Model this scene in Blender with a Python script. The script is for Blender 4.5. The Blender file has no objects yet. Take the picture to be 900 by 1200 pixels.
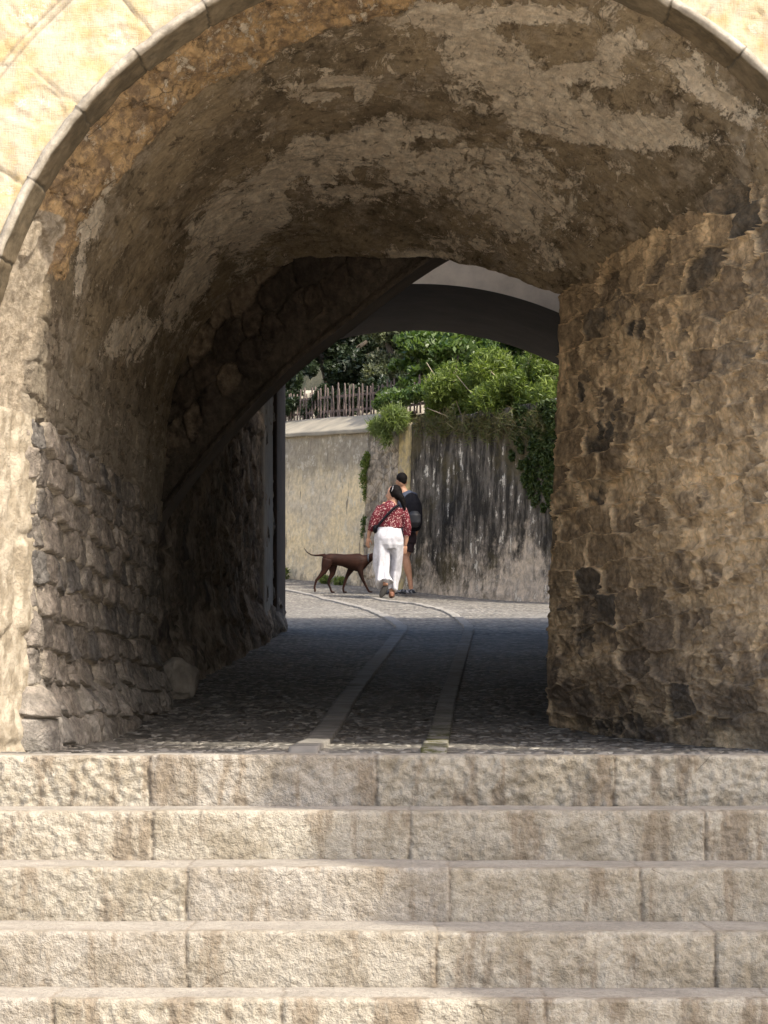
import bpy, bmesh, math, random
import numpy as np
from mathutils import Vector, Matrix, noise as mnoise

random.seed(7)
RNG = np.random.default_rng(7)
SC = bpy.context.scene
COL = SC.collection
ZC = 0.176            # camera height above the landing
FP = 3000.0           # focal length in photo pixels (900 wide)


def P(x, y, d):
    """photo pixel + depth (metres) -> world point"""
    return np.array([(x - 450) / FP * d, d, ZC + (825 - y) / FP * d])


# ------------------------------------------------------------------ noise
def _hashi(ix, iy, iz, seed):
    h = (ix.astype(np.int64) * 374761393 + iy.astype(np.int64) * 668265263 +
         iz.astype(np.int64) * 2147483647 + seed * 974634777) & 0xFFFFFFFF
    h = ((h ^ (h >> 13)) * 1274126177) & 0xFFFFFFFF
    h = ((h ^ (h >> 16)) * 2246822519) & 0xFFFFFFFF
    return h ^ (h >> 15)


def _hash(ix, iy, iz, seed):
    return (_hashi(ix, iy, iz, seed) & 0xFFFFFF) / float(0xFFFFFF)


def vnoise(p, scale, seed=0):
    q = p * scale
    f = np.floor(q)
    t = q - f
    t = t * t * t * (t * (t * 6 - 15) + 10)
    i = f.astype(np.int64)
    x, y, z = i[..., 0], i[..., 1], i[..., 2]
    tx, ty, tz = t[..., 0], t[..., 1], t[..., 2]
    f0 = q - f

    def H(a, b, c):
        h = _hashi(x + a, y + b, z + c, seed)
        return (((h & 1023) / 511.5 - 1) * (f0[..., 0] - a) + (((h >> 10) & 1023) / 511.5 - 1) * (f0[..., 1] - b) +
                (((h >> 20) & 1023) / 511.5 - 1) * (f0[..., 2] - c))
    x00 = H(0, 0, 0) * (1 - tx) + H(1, 0, 0) * tx
    x10 = H(0, 1, 0) * (1 - tx) + H(1, 1, 0) * tx
    x01 = H(0, 0, 1) * (1 - tx) + H(1, 0, 1) * tx
    x11 = H(0, 1, 1) * (1 - tx) + H(1, 1, 1) * tx
    a = x00 * (1 - ty) + x10 * ty
    b = x01 * (1 - ty) + x11 * ty
    return np.clip((a * (1 - tz) + b * tz) * 1.7, -1, 1)


def fbm(p, scale, octs=4, seed=0, gain=0.5):
    r = 0
    a = 1.0
    n = 0
    for k in range(octs):
        r = r + a * vnoise(p + 17.3 * k, scale * 2.03 ** k, seed + k)
        n += a
        a *= gain
    return r / n


def ridged(p, scale, octs=4, seed=0):
    r = 0
    a = 1.0
    n = 0
    for k in range(octs):
        r = r + a * (1 - np.abs(vnoise(p + 9.1 * k, scale * 2.1 ** k, seed + k)))
        n += a
        a *= 0.5
    return r / n


def sstep(a, b, x):
    t = np.clip((x - a) / (b - a), 0, 1)
    return t * t * (3 - 2 * t)


def uv3(u, v, w=0.0):
    return np.stack([u, v, np.zeros_like(u) + w], -1)


def cells(*a, **k):
    return cells5(*a, **k)[:3]


def cells5(u, v, cw, ch, jit=0.5, seed=0, pn=3.0, sizevar=0.35):
    """masonry cells: returns distance-to-joint measure, r1, r2"""
    gv = v / ch
    gi = np.floor(gv)
    F1 = np.full(u.shape, 9.0)
    F2 = np.full(u.shape, 9.0)
    R1 = np.zeros(u.shape)
    R2 = np.zeros(u.shape)
    LX = np.zeros(u.shape)
    LY = np.zeros(u.shape)
    zz = np.zeros(u.shape, dtype=np.int64)
    for di in (-1, 0, 1):
        row = (gi + di).astype(np.int64)
        off = _hash(row, zz, zz, seed)
        wid = 0.75 + 0.5 * _hash(row, zz + 3, zz, seed)
        gu = u / (cw * wid) - off
        gj = np.floor(gu).astype(np.int64)
        for dj in (-1, 0, 1):
            col = gj + dj
            hx = _hash(row, col, zz + 1, seed)
            hy = _hash(row, col, zz + 2, seed)
            hs = _hash(row, col, zz + 4, seed)
            sx = gu - (col + 0.5 + jit * (hx - 0.5))
            sy = gv - (row + 0.5 + jit * 0.5 * (hy - 0.5))
            dx = np.abs(sx)
            dy = np.abs(sy)
            D = (dx ** pn + dy ** pn) ** (1 / pn) * 2 - sizevar * (hs - 0.5)
            m1 = D < F1
            F2 = np.where(m1, F1, np.minimum(F2, D))
            R1 = np.where(m1, hx, R1)
            R2 = np.where(m1, hs, R2)
            LX = np.where(m1, sx, LX)
            LY = np.where(m1, sy, LY)
            F1 = np.where(m1, D, F1)
    return F2 - F1, R1, (R2 * 7.13) % 1.0, LX, LY


# ------------------------------------------------------------------ mesh helpers
def link(name, me, mat=None, parent=None):
    o = bpy.data.objects.new(name, me)
    COL.objects.link(o)
    if mat is not None:
        me.materials.append(mat)
    if parent is not None:
        o.parent = parent
    return o


def tag(o, label=None, cat=None, group=None, kind=None):
    if label: o['label'] = label
    if cat: o['category'] = cat
    if group: o['group'] = group
    if kind: o['kind'] = kind
    return o


def thing(name, label, cat, group=None, loc=(0, 0, 0)):
    o = bpy.data.objects.new(name, None)
    COL.objects.link(o)
    o.empty_display_size = 0.1
    o.location = loc
    return tag(o, label, cat, group)


def keep(o, root):
    """parent keeping world coordinates of geometry already in world space"""
    o.parent = root
    o.matrix_parent_inverse = Matrix.Translation(root.location).inverted()
    return o


def grid_mesh(name, V, attrs=None, flip=False, smooth=True):
    """V (n,m,3) -> mesh with quads; attrs (n,m,4)"""
    n, m = V.shape[:2]
    idx = np.arange(n * m).reshape(n, m)
    a, b, c, d = idx[:-1, :-1], idx[1:, :-1], idx[1:, 1:], idx[:-1, 1:]
    q = np.stack([a, b, c, d], -1).reshape(-1, 4)
    if flip:
        q = q[:, ::-1]
    me = bpy.data.meshes.new(name)
    me.vertices.add(n * m)
    me.vertices.foreach_set('co', V.reshape(-1).astype(np.float32))
    nf = len(q)
    me.loops.add(nf * 4)
    me.loops.foreach_set('vertex_index', q.reshape(-1).astype(np.int32))
    me.polygons.add(nf)
    me.polygons.foreach_set('loop_start', np.arange(0, nf * 4, 4, dtype=np.int32))
    me.polygons.foreach_set('loop_total', np.full(nf, 4, dtype=np.int32))
    me.update(calc_edges=True)
    if smooth:
        me.polygons.foreach_set('use_smooth', np.ones(nf, dtype=bool))
    if attrs is not None:
        at = me.attributes.new('A', 'FLOAT_COLOR', 'POINT')
        at.data.foreach_set('color', attrs.reshape(-1).astype(np.float32))
    return me


def normals(V, flip=False):
    du = np.gradient(V, axis=0)
    dv = np.gradient(V, axis=1)
    n = np.cross(du, dv)
    n /= np.maximum(np.linalg.norm(n, axis=-1, keepdims=True), 1e-9)
    return -n if flip else n


def smooth_path(pts, step, iters=2):
    pts = np.array(pts, float)
    for _ in range(iters):
        q = [pts[0]]
        for a, b in zip(pts[:-1], pts[1:]):
            q += [a * .75 + b * .25, a * .25 + b * .75]
        q.append(pts[-1])
        pts = np.array(q)
    seg = np.linalg.norm(np.diff(pts, axis=0), axis=1)
    s = np.concatenate([[0], np.cumsum(seg)])
    n = max(2, int(s[-1] / step))
    t = np.linspace(0, s[-1], n)
    return np.stack([np.interp(t, s, pts[:, k]) for k in range(pts.shape[1])], -1), t


def faces_mesh(name, verts, faces, smooth=False):
    me = bpy.data.meshes.new(name)
    me.from_pydata([tuple(v) for v in verts], [], faces)
    me.update()
    if smooth:
        me.polygons.foreach_set('use_smooth', np.ones(len(me.polygons), dtype=bool))
    return me


def box_mesh(name, lo, hi, bevel=0.0):
    bm = bmesh.new()
    bmesh.ops.create_cube(bm, size=1)
    for v in bm.verts:
        v.co = Vector([(lo[k] + hi[k]) / 2 + v.co[k] * (hi[k] - lo[k]) for k in range(3)])
    if bevel:
        bmesh.ops.bevel(bm, geom=bm.edges[:], offset=bevel, segments=2, affect='EDGES')
    me = bpy.data.meshes.new(name)
    bm.to_mesh(me)
    bm.free()
    return me


# ------------------------------------------------------------------ materials
class NB:
    def __init__(s, name, rough=0.9, spec=0.2):
        s.m = bpy.data.materials.new(name)
        s.m.use_nodes = True
        s.t = s.m.node_tree
        s.t.nodes.clear()
        s.out = s.t.nodes.new('ShaderNodeOutputMaterial')
        s.b = s.t.nodes.new('ShaderNodeBsdfPrincipled')
        s.b.inputs['Roughness'].default_value = rough
        s.b.inputs['Specular IOR Level'].default_value = spec
        s.t.links.new(s.b.outputs[0], s.out.inputs[0])
        s.tc = s.t.nodes.new('ShaderNodeTexCoord')

    def put(s, sock, v):
        if isinstance(v, (int, float)):
            sock.default_value = v
        elif isinstance(v, tuple):
            sock.default_value = (*v, 1.0) if len(v) == 3 and sock.type == 'RGBA' else v
        else:
            s.t.links.new(v, sock)

    def obj(s, sc=(1, 1, 1), rot=(0, 0, 0)):
        mp = s.t.nodes.new('ShaderNodeMapping')
        s.t.links.new(s.tc.outputs['Object'], mp.inputs[0])
        mp.inputs['Scale'].default_value = sc
        mp.inputs['Rotation'].default_value = rot
        return mp.outputs[0]

    def noise(s, scale, detail=4, rough=0.55, vec=None, dist=0.0):
        n = s.t.nodes.new('ShaderNodeTexNoise')
        s.t.links.new(vec or s.tc.outputs['Object'], n.inputs['Vector'])
        n.inputs['Scale'].default_value = scale
        n.inputs['Detail'].default_value = detail
        n.inputs['Roughness'].default_value = rough
        n.inputs['Distortion'].default_value = dist
        return n.outputs['Fac']

    def voro(s, scale, vec=None, feat='F1', out='Distance', rnd=1.0):
        n = s.t.nodes.new('ShaderNodeTexVoronoi')
        s.t.links.new(vec or s.tc.outputs['Object'], n.inputs['Vector'])
        n.feature = feat
        n.inputs['Scale'].default_value = scale
        n.inputs['Randomness'].default_value = rnd
        return n.outputs[out]

    def ramp(s, fac, a, b, lo=0.0, hi=1.0):
        n = s.t.nodes.new('ShaderNodeMapRange')
        n.interpolation_type = 'SMOOTHSTEP'
        s.put(n.inputs[0], fac)
        n.inputs[1].default_value = a
        n.inputs[2].default_value = b
        n.inputs[3].default_value = lo
        n.inputs[4].default_value = hi
        return n.outputs[0]

    def mix(s, fac, a, b, mode='MIX'):
        n = s.t.nodes.new('ShaderNodeMix')
        n.data_type = 'RGBA'
        n.blend_type = mode
        s.put(n.inputs[0], fac)
        s.put(n.inputs[6], a)
        s.put(n.inputs[7], b)
        return n.outputs[2]

    def math(s, op, a, b=0.0):
        n = s.t.nodes.new('ShaderNodeMath')
        n.operation = op
        s.put(n.inputs[0], a)
        s.put(n.inputs[1], b)
        return n.outputs[0]

    def attr(s, name='A'):
        n = s.t.nodes.new('ShaderNodeAttribute')
        n.attribute_name = name
        sp = s.t.nodes.new('ShaderNodeSeparateColor')
        s.t.links.new(n.outputs['Color'], sp.inputs[0])
        return sp.outputs[0], sp.outputs[1], sp.outputs[2], n.outputs['Alpha']

    def sep(s, vec=None):
        sp = s.t.nodes.new('ShaderNodeSeparateXYZ')
        s.t.links.new(vec or s.tc.outputs['Object'], sp.inputs[0])
        return sp.outputs

    def color(s, c):
        s.put(s.b.inputs['Base Color'], c)

    def bump(s, h, strength=0.5, dist=0.01):
        n = s.t.nodes.new('ShaderNodeBump')
        n.inputs['Strength'].default_value = strength
        n.inputs['Distance'].default_value = dist
        s.put(n.inputs['Height'], h)
        s.t.links.new(n.outputs[0], s.b.inputs['Normal'])


def vary(n, c, amt=0.35, sc=9.0, detail=6):
    """multiply a colour by soft large + small noise"""
    f = n.ramp(n.noise(sc, detail, 0.65), 0.25, 0.75, 1 - amt, 1 + amt)
    return n.mix(1.0, c, f, 'MULTIPLY')


def masonry_mat(name, stoneA, stoneB, stoneC, mortar, dirt, fine=120, bstr=0.5, light=None, sy=1.0):
    n = NB(name, 0.88, 0.25)
    vec = n.obj((1, sy, 1))
    st, r1, r2, zone = n.attr()
    c = n.mix(r1, stoneA, stoneB)
    c = n.mix(n.ramp(n.math('ADD', r2, n.math('MULTIPLY', n.noise(9, 6, .7, vec), .5)), 0.95, 1.25), c, stoneC)
    c = n.mix(n.ramp(n.noise(26, 7, 0.75, vec), 0.35, 0.7), c, n.mix(1.0, c, (0.55, 0.55, 0.55), 'MULTIPLY'))
    c = n.mix(st, mortar, c)
    c = n.mix(n.math('MULTIPLY', zone, n.ramp(n.noise(5, 5, 0.6, vec), 0.3, 0.7)), c, dirt)
    if light:
        c = n.mix(n.ramp(n.noise(13, 9, 0.75, vec), 0.6, 0.72, 0, 0.75), c, light)
    c = vary(n, c, 0.4, 22)
    c = vary(n, c, 0.25, 3)
    n.color(c)
    n.bump(n.math('ADD', n.noise(fine, 5, 0.7, vec), n.math('MULTIPLY', n.noise(fine * .25, 4, 0.7, vec), 1.6)), bstr, 0.012)
    return n.m


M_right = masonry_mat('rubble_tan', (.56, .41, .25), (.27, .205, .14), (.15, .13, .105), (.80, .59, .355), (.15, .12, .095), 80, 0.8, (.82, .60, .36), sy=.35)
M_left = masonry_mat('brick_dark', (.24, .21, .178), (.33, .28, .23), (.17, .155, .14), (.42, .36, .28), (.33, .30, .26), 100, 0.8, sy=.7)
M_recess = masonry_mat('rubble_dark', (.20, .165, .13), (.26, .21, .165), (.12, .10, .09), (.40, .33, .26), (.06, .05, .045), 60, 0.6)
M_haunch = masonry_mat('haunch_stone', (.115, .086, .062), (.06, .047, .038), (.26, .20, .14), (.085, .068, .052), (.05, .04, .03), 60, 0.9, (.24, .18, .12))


def vault_mat():
    n = NB('vault_plaster', 0.9, 0.2)
    pf, orange, pale, flank_tone = n.attr()
    V1 = n.obj((1, .42, 1))
    V2 = n.obj((1, .6, 1))
    base = n.mix(n.ramp(n.noise(2.2, 7, 0.7, V2), 0.38, 0.62), (.44, .345, .225), (.22, .172, .112))
    base = n.mix(n.ramp(n.noise(7, 8, 0.75, V1), 0.5, 0.62), base, (.44, .36, .265))
    base = n.mix(flank_tone, base, (.38, .325, .255))
    base = n.mix(n.ramp(n.noise(5.5, 9, .8, V1), .55, .60, 0, .7), base, (.13, .095, .062))
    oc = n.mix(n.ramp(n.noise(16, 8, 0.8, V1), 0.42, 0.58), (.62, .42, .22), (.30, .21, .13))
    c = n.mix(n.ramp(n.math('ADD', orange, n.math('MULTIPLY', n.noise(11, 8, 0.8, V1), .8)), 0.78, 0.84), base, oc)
    det = n.math('ADD', n.math('MULTIPLY', n.noise(9, 11, 0.82, V1, 0.5), 3.3), n.math('MULTIPLY', n.noise(34, 6, 0.8, V1), 0.6))
    tot = n.math('ADD', pf, det)
    c = n.mix(n.ramp(tot, 2.19, 2.25, 0, .45), c, (.10, .078, .055))
    pm = n.ramp(tot, 2.235, 2.255)
    pcol = n.mix(n.ramp(n.noise(20, 7, 0.75, V1), 0.38, 0.62), (.90, .79, .63), (.74, .62, .47))
    c = n.mix(n.math('MULTIPLY', pm, .95), c, pcol)
    flk = n.ramp(n.math('ADD', n.noise(15, 10, 0.85, V1), n.math('MULTIPLY', pf, .10)), 0.585, 0.597)
    c = n.mix(n.math('MULTIPLY', flk, 0.9), c, (.68, .57, .43))
    pits = n.ramp(n.noise(14, 8, 0.8, V1, .4), 0.415, 0.395)
    c = n.mix(n.math('MULTIPLY', pits, .6), c, (.075, .058, .042))
    crk = n.ramp(n.voro(3.2, n.mix(.06, n.obj((1, .6, 1)), n.noise(5, 4, .6)), 'DISTANCE_TO_EDGE'), .006, .0, 0, .7)
    c = n.mix(n.math('MULTIPLY', crk, n.ramp(n.noise(2.4, 3, .6), .5, .58)), c, (.06, .045, .03))
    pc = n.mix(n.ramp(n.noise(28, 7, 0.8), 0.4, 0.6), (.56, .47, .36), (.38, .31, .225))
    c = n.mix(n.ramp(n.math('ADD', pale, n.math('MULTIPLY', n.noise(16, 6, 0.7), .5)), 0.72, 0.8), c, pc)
    c = vary(n, c, 0.25, 26)
    n.color(c)
    h = n.math('ADD', n.math('MULTIPLY', pm, 1.0), n.math('ADD', n.noise(60, 5, 0.7, V2), n.math('MULTIPLY', n.noise(13, 8, 0.8, V1), 2.4)))
    n.bump(n.math('SUBTRACT', h, n.math('MULTIPLY', pits, 1.2)), 0.9, 0.018)
    return n.m


M_vault = vault_mat()


def simple(name, c1, c2, sc=8, bsc=60, bstr=0.4, bd=0.01, rough=0.88, detail=6, lo=.35, hi=.65):
    n = NB(name, rough, 0.25)
    c = n.mix(n.ramp(n.noise(sc, detail, 0.65), lo, hi), c1, c2)
    c = vary(n, c, 0.18, sc * 4)
    n.color(c)
    n.bump(n.noise(bsc, 6, 0.7), bstr, bd)
    return n.m


def facade_mat():
    n = NB('facade_stone', 0.9, 0.2)
    j, r1, patch, _ = n.attr()
    c = n.mix(r1, (.56, .485, .365), (.47, .405, .305))
    c = n.mix(n.ramp(n.noise(9, 7, 0.7), 0.4, 0.65), c, (.50, .38, .20))
    # tooling hatch
    w1 = n.noise(34, 2, 0.5, n.obj((9, 1, 1)))
    w2 = n.noise(34, 2, 0.5, n.obj((1, 1, 9)))
    c = n.mix(n.ramp(n.math('ADD', w1, w2), 0.75, 0.92, .2, 0), c, (.30, .22, .12))
    c = n.mix(n.ramp(n.math('ADD', patch, n.math('MULTIPLY', n.noise(18, 8, .8), 1.3)), 1.05, 1.12, 0, .8), c, (.58, .54, .45))
    c = n.mix(n.math('MULTIPLY', j, .75), c, (.24, .20, .15))
    n.color(vary(n, c, .15, 20))
    n.bump(n.math('ADD', n.math('ADD', w1, w2), n.noise(80, 5, .7)), 0.35, 0.006)
    return n.m


M_facade = facade_mat()

def ring_mat():
    n = NB('ring_stone', .9, .2)
    fr, jn, r1, _ = n.attr()
    a = n.mix(n.ramp(n.noise(7, 7, .7), .38, .62), (.50, .45, .37), (.32, .28, .225))
    b = n.mix(n.ramp(n.noise(8, 7, .7), .38, .62), (.22, .175, .115), (.13, .105, .07))
    b = n.mix(r1, b, n.mix(1., b, (.75, .72, .68), 'MULTIPLY'))
    c = n.mix(fr, b, a)
    c = n.mix(n.math('MULTIPLY', jn, .8), c, (.08, .07, .055))
    n.color(vary(n, c, .2, 30))
    n.bump(n.noise(60, 6, .75), .6, .008)
    return n.m


M_ring = ring_mat()
M_jamb = simple('jamb_stucco', (.54, .465, .36), (.33, .275, .20), 11, 60, .9, .016, detail=9, lo=.42, hi=.58)
M_greyplaster = simple('grey_plaster', (.78, .74, .68), (.68, .64, .58), 1.6, 40, .2, .006)
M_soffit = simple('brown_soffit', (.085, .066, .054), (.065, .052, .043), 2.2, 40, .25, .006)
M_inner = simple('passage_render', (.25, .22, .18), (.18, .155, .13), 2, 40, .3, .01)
M_strip = simple('door_strip_paint', (.42, .40, .37), (.33, .31, .28), 5, 60, .2, .004)
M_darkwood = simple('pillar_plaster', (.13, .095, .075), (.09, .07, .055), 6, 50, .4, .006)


def step_mat():
    n = NB('step_stone', 0.9, 0.2)
    j, r1, r2, tread = n.attr()
    c = n.mix(r1, (.44, .395, .32), (.35, .315, .255))
    c = n.mix(n.ramp(r2, .6, .9), c, (.36, .325, .275))
    c = n.mix(n.ramp(n.noise(7, 8, .7), .42, .62), c, n.mix(1., c, (.72, .69, .64), 'MULTIPLY'))
    # grey-white lichen and brown water stains
    c = n.mix(n.ramp(n.noise(26, 8, .8, n.obj((1, 1, 1.6))), .58, .68, 0, .5), c, (.53, .49, .41))
    c = n.mix(n.ramp(n.noise(5.5, 6, .65, n.obj((1.6, 1, .35))), .52, .62, 0, .8), c, (.22, .175, .125))
    c = n.mix(n.ramp(n.noise(60, 6, .8), .62, .7, 0, .55), c, (.16, .14, .11))
    c = n.mix(n.ramp(n.noise(13, 9, .85, n.obj((1, 1, 1.4))), .57, .62, 0, .6), c, (.27, .235, .195))
    crk = n.ramp(n.voro(2.6, n.mix(.10, n.obj((1, 1, 1.3)), n.noise(6, 5, .7)), 'DISTANCE_TO_EDGE'), .007, .0, 0, .85)
    c = n.mix(n.math('MULTIPLY', crk, n.ramp(n.noise(2.1, 3, .6), .54, .62, 0, .8)), c, (.10, .08, .06))
    tc = n.mix(n.ramp(n.noise(5, 7, .65), .35, .65), (.37, .335, .285), (.30, .27, .23))
    c = n.mix(tread, c, tc)
    c = n.mix(n.math('MULTIPLY', j, .75), c, (.20, .16, .12))
    n.color(vary(n, c, .16, 55))
    n.bump(n.math('ADD', n.noise(70, 3, .7), n.math('MULTIPLY', n.noise(30, 4, .7), 1.8)), .7, .012)
    return n.m


M_step = step_mat()


def cobble_mat():
    n = NB('cobbles', 0.75, 0.25)
    st, r1, r2, damp = n.attr()
    w = n.noise(2.3, 4, .6)
    v = n.obj((19, 19, 0))
    f = n.voro(1.0, v, 'F1', 'Distance')
    vc = n.t.nodes.new('ShaderNodeTexVoronoi')
    n.t.links.new(v, vc.inputs['Vector'])
    vc.inputs['Scale'].default_value = 1.0
    sp = n.t.nodes.new('ShaderNodeSeparateColor')
    n.t.links.new(vc.outputs['Color'], sp.inputs[0])
    c = n.mix(sp.outputs[0], (.15, .136, .118), (.35, .32, .275))
    c = n.mix(n.ramp(sp.outputs[1], .8, .95), c, (.36, .34, .30))
    c = n.mix(n.ramp(f, .42, .60), c, (.085, .078, .066))
    c = n.mix(n.ramp(w, .4, .7, 0, .35), c, (.22, .205, .18))
    c = n.mix(n.math('MULTIPLY', n.math('MAXIMUM', damp, 0.), .8), c, (.30, .285, .26))  # mixes patches of paler grey into the cobbles
    n.color(vary(n, c, .3, 6))
    n.bump(n.math('ADD', n.ramp(f, .1, .6, 1, 0), n.math('MULTIPLY', n.noise(60, 3, .6), .2)), .8, .02)
    return n.m


M_cobble = cobble_mat()
M_band = simple('paving_band_stone', (.30, .28, .25), (.18, .168, .15), 7, 70, .3, .005, .7)


def mossy_band():
    n = NB('paving_band_mossy', .8, .25)
    c = n.mix(n.ramp(n.noise(4, 5, .6), .35, .65), (.30, .28, .25), (.215, .20, .175))
    y = n.sep()[1]
    f = n.math('MULTIPLY', n.ramp(n.noise(9, 6, .7), .42, .55), n.ramp(y, 13.5, 10.5))
    c = n.mix(f, c, (.085, .085, .03))
    n.color(vary(n, c, .3, 20))
    n.bump(n.noise(70, 5, .7), .4, .006)
    return n.m


M_band_moss = mossy_band()
M_plaza = simple('plaza_paving', (.56, .50, .41), (.48, .43, .35), 3, 50, .3, .006)
M_earth = simple('earth', (.20, .16, .11), (.12, .10, .065), 3, 30, .6, .03)
M_roof = simple('roof_slab', (.35, .25, .18), (.28, .2, .15), 4, 30, .3, .01)


def retaining_mat(kind):
    n = NB('retaining_' + kind, .92, .15)
    big = n.noise(.9, 7, .65, n.obj((1, .55, 1)))
    streak = n.noise(1.9, 8, .7, n.obj((2.2, 1.1, .28)))
    drip = n.noise(4.2, 7, .7, n.obj((2.2, 1.1, .30)))
    fine = n.noise(5, 9, .75, n.obj((1.4, .7, .8)))
    z = n.sep()[2]
    if kind == 'plain':
        c = n.mix(n.ramp(big, .38, .62), (.84, .71, .47), (.66, .58, .44))
        top = n.math('ADD', n.ramp(z, 2.8, 4.6), streak)
        c = n.mix(n.ramp(top, .95, 1.35, 0, .75), c, (.26, .235, .20))
        c = n.mix(n.ramp(fine, .54, .60, 0, .6), c, (.74, .69, .58))
        c = n.mix(n.ramp(drip, .60, .66, 0, .8), c, (.22, .19, .155))
        c = n.mix(n.ramp(n.math('SUBTRACT', fine, n.ramp(z, 2.0, 2.9, 0, .3)), .42, .5, 0, .6), c, (.30, .26, .20))
    elif kind == 'stained':
        up = n.ramp(n.math('ADD', z, n.math('MULTIPLY', n.math('ADD', big, n.math('ADD', streak, fine)), 2.3)), 5.2, 6.0)
        lo = n.mix(n.ramp(fine, .40, .60), (.66, .56, .44), (.40, .35, .29))
        lo = n.mix(n.ramp(drip, .56, .66, 0, .5), lo, (.22, .20, .17))
        dk = n.mix(n.ramp(drip, .42, .60), (.040, .036, .030), (.19, .168, .14))
        dk = n.mix(n.ramp(big, .5, .62, 0, .8), dk, (.115, .095, .05))
        c = n.mix(up, lo, dk)
        wh = n.math('ADD', n.math('MULTIPLY', drip, .5), n.math('MULTIPLY', fine, .5))
        c = n.mix(n.ramp(wh, .565, .585, 0, .95), c, (.72, .67, .57))
    elif kind == 'rough':
        c = n.mix(n.ramp(fine, .4, .58), (.54, .46, .36), (.24, .21, .17))
        c = n.mix(n.ramp(n.voro(5, n.obj((1, .5, .8)), 'DISTANCE_TO_EDGE'), .05, .0, 0, .6), c, (.12, .10, .08))
        c = n.mix(n.ramp(drip, .56, .6, 0, .6), c, (.66, .62, .54))
    else:
        c = n.mix(n.ramp(fine, .45, .6), (.62, .50, .26), (.40, .34, .25))
    c = vary(n, c, .22, 12)
    n.color(c)
    n.bump(n.math('ADD', n.math('MULTIPLY', fine, 2.5), n.noise(20, 6, .75)), .8, .04)
    return n.m


def leaf_mat(name, ca, cb, trans=.35, rough=.5):
    n = NB(name, rough, .4)
    g = n.t.nodes.new('ShaderNodeNewGeometry')
    c = n.mix(g.outputs['Random Per Island'], ca, cb)
    c = n.mix(n.ramp(n.noise(1.8, 3, .6), .35, .65, 0, .6), c, n.mix(1., c, (.62, .72, .5), 'MULTIPLY'))
    n.color(c)
    tr = n.t.nodes.new('ShaderNodeBsdfTranslucent')
    n.t.links.new(n.mix(1., c, (1.6, 1.7, .8), 'MULTIPLY'), tr.inputs[0])
    ms = n.t.nodes.new('ShaderNodeMixShader')
    ms.inputs[0].default_value = trans
    n.t.links.new(n.b.outputs[0], ms.inputs[1])
    n.t.links.new(tr.outputs[0], ms.inputs[2])
    n.t.links.new(ms.outputs[0], n.out.inputs[0])
    return n.m


def plain(name, c, rough=.7, bsc=80, bstr=.15, spec=.3):
    n = NB(name, rough, spec)
    n.color(vary(n, n.mix(0., c, c), .12, 14))
    n.bump(n.noise(bsc, 3, .6), bstr, .004)
    return n.m


# ================================================================== SETTING
# ---- ground profile (depth -> world z)
GD = np.array([-50, 8.8, 10, 11, 12, 13, 14, 16, 19, 23.5, 30, 36, 37.5, 39, 43, 50, 70, 300])
GZ = np.array([-.176, -.176, -.165, -.15, -.11, -.045, .03, .17, .385, .705, 1.10, 1.456, 1.59, 1.75, 2.15, 2.7, 3.6, 6.0]) + ZC


def gz(d):
    d = np.asarray(d, float)
    # light smoothing of the piecewise profile
    return sum(np.interp(d + o, GD, GZ) for o in (-.5, -.25, 0, .25, .5)) / 5 if True else 0


def street():
    rows = [9.085]
    while rows[-1] < 46:
        rows.append(rows[-1] + .0115 * (rows[-1] / 9) ** 2)
    rows = np.array(rows)
    xs = np.concatenate([np.linspace(-14, -2.2, 24)[:-1], np.linspace(-2.2, -1.45, 20)[:-1], np.linspace(-1.45, 1.45, 250),
                         np.linspace(1.45, 2.6, 25)[1:], np.linspace(2.6, 6, 8)[1:]])
    D, X = np.meshgrid(rows, xs, indexing='ij')
    base = gz(D)
    p = uv3(X, D)
    wu = X + .02 * fbm(p, 6, 2, 3)
    wv = D + .02 * fbm(p, 6, 2, 5)
    e, r1, r2 = cells(wu, wv, .062, .042, .8, 11, 2.5)
    fade = np.clip(1.4 - (D - 8.8) / 10, 0, 1)
    st = sstep(.02, .35, e)
    h = fade * (.015 * st * (.35 + .65 * r1)) + .012 * fbm(p, 1.3, 3, 8) * sstep(8.8, 9.3, D)
    V = np.stack([X, D, base + h - .012 * sstep(0, .05, D - 8.8)], -1)
    V[..., 2] -= .035 * (1 - sstep(9.085, 9.14, D))
    # fourth channel: random paler patches, weaker beyond the passage
    A = np.stack([st, r1, r2, sstep(.3, .75, .5 + .5 * fbm(p, .9, 3, 4)) * .35 - .1 * sstep(27, 33, D)], -1)
    o = link('cobbled_street', grid_mesh('cobbled_street', V, A, flip=True), M_cobble)
    tag(o, kind='structure')


street()


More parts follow.
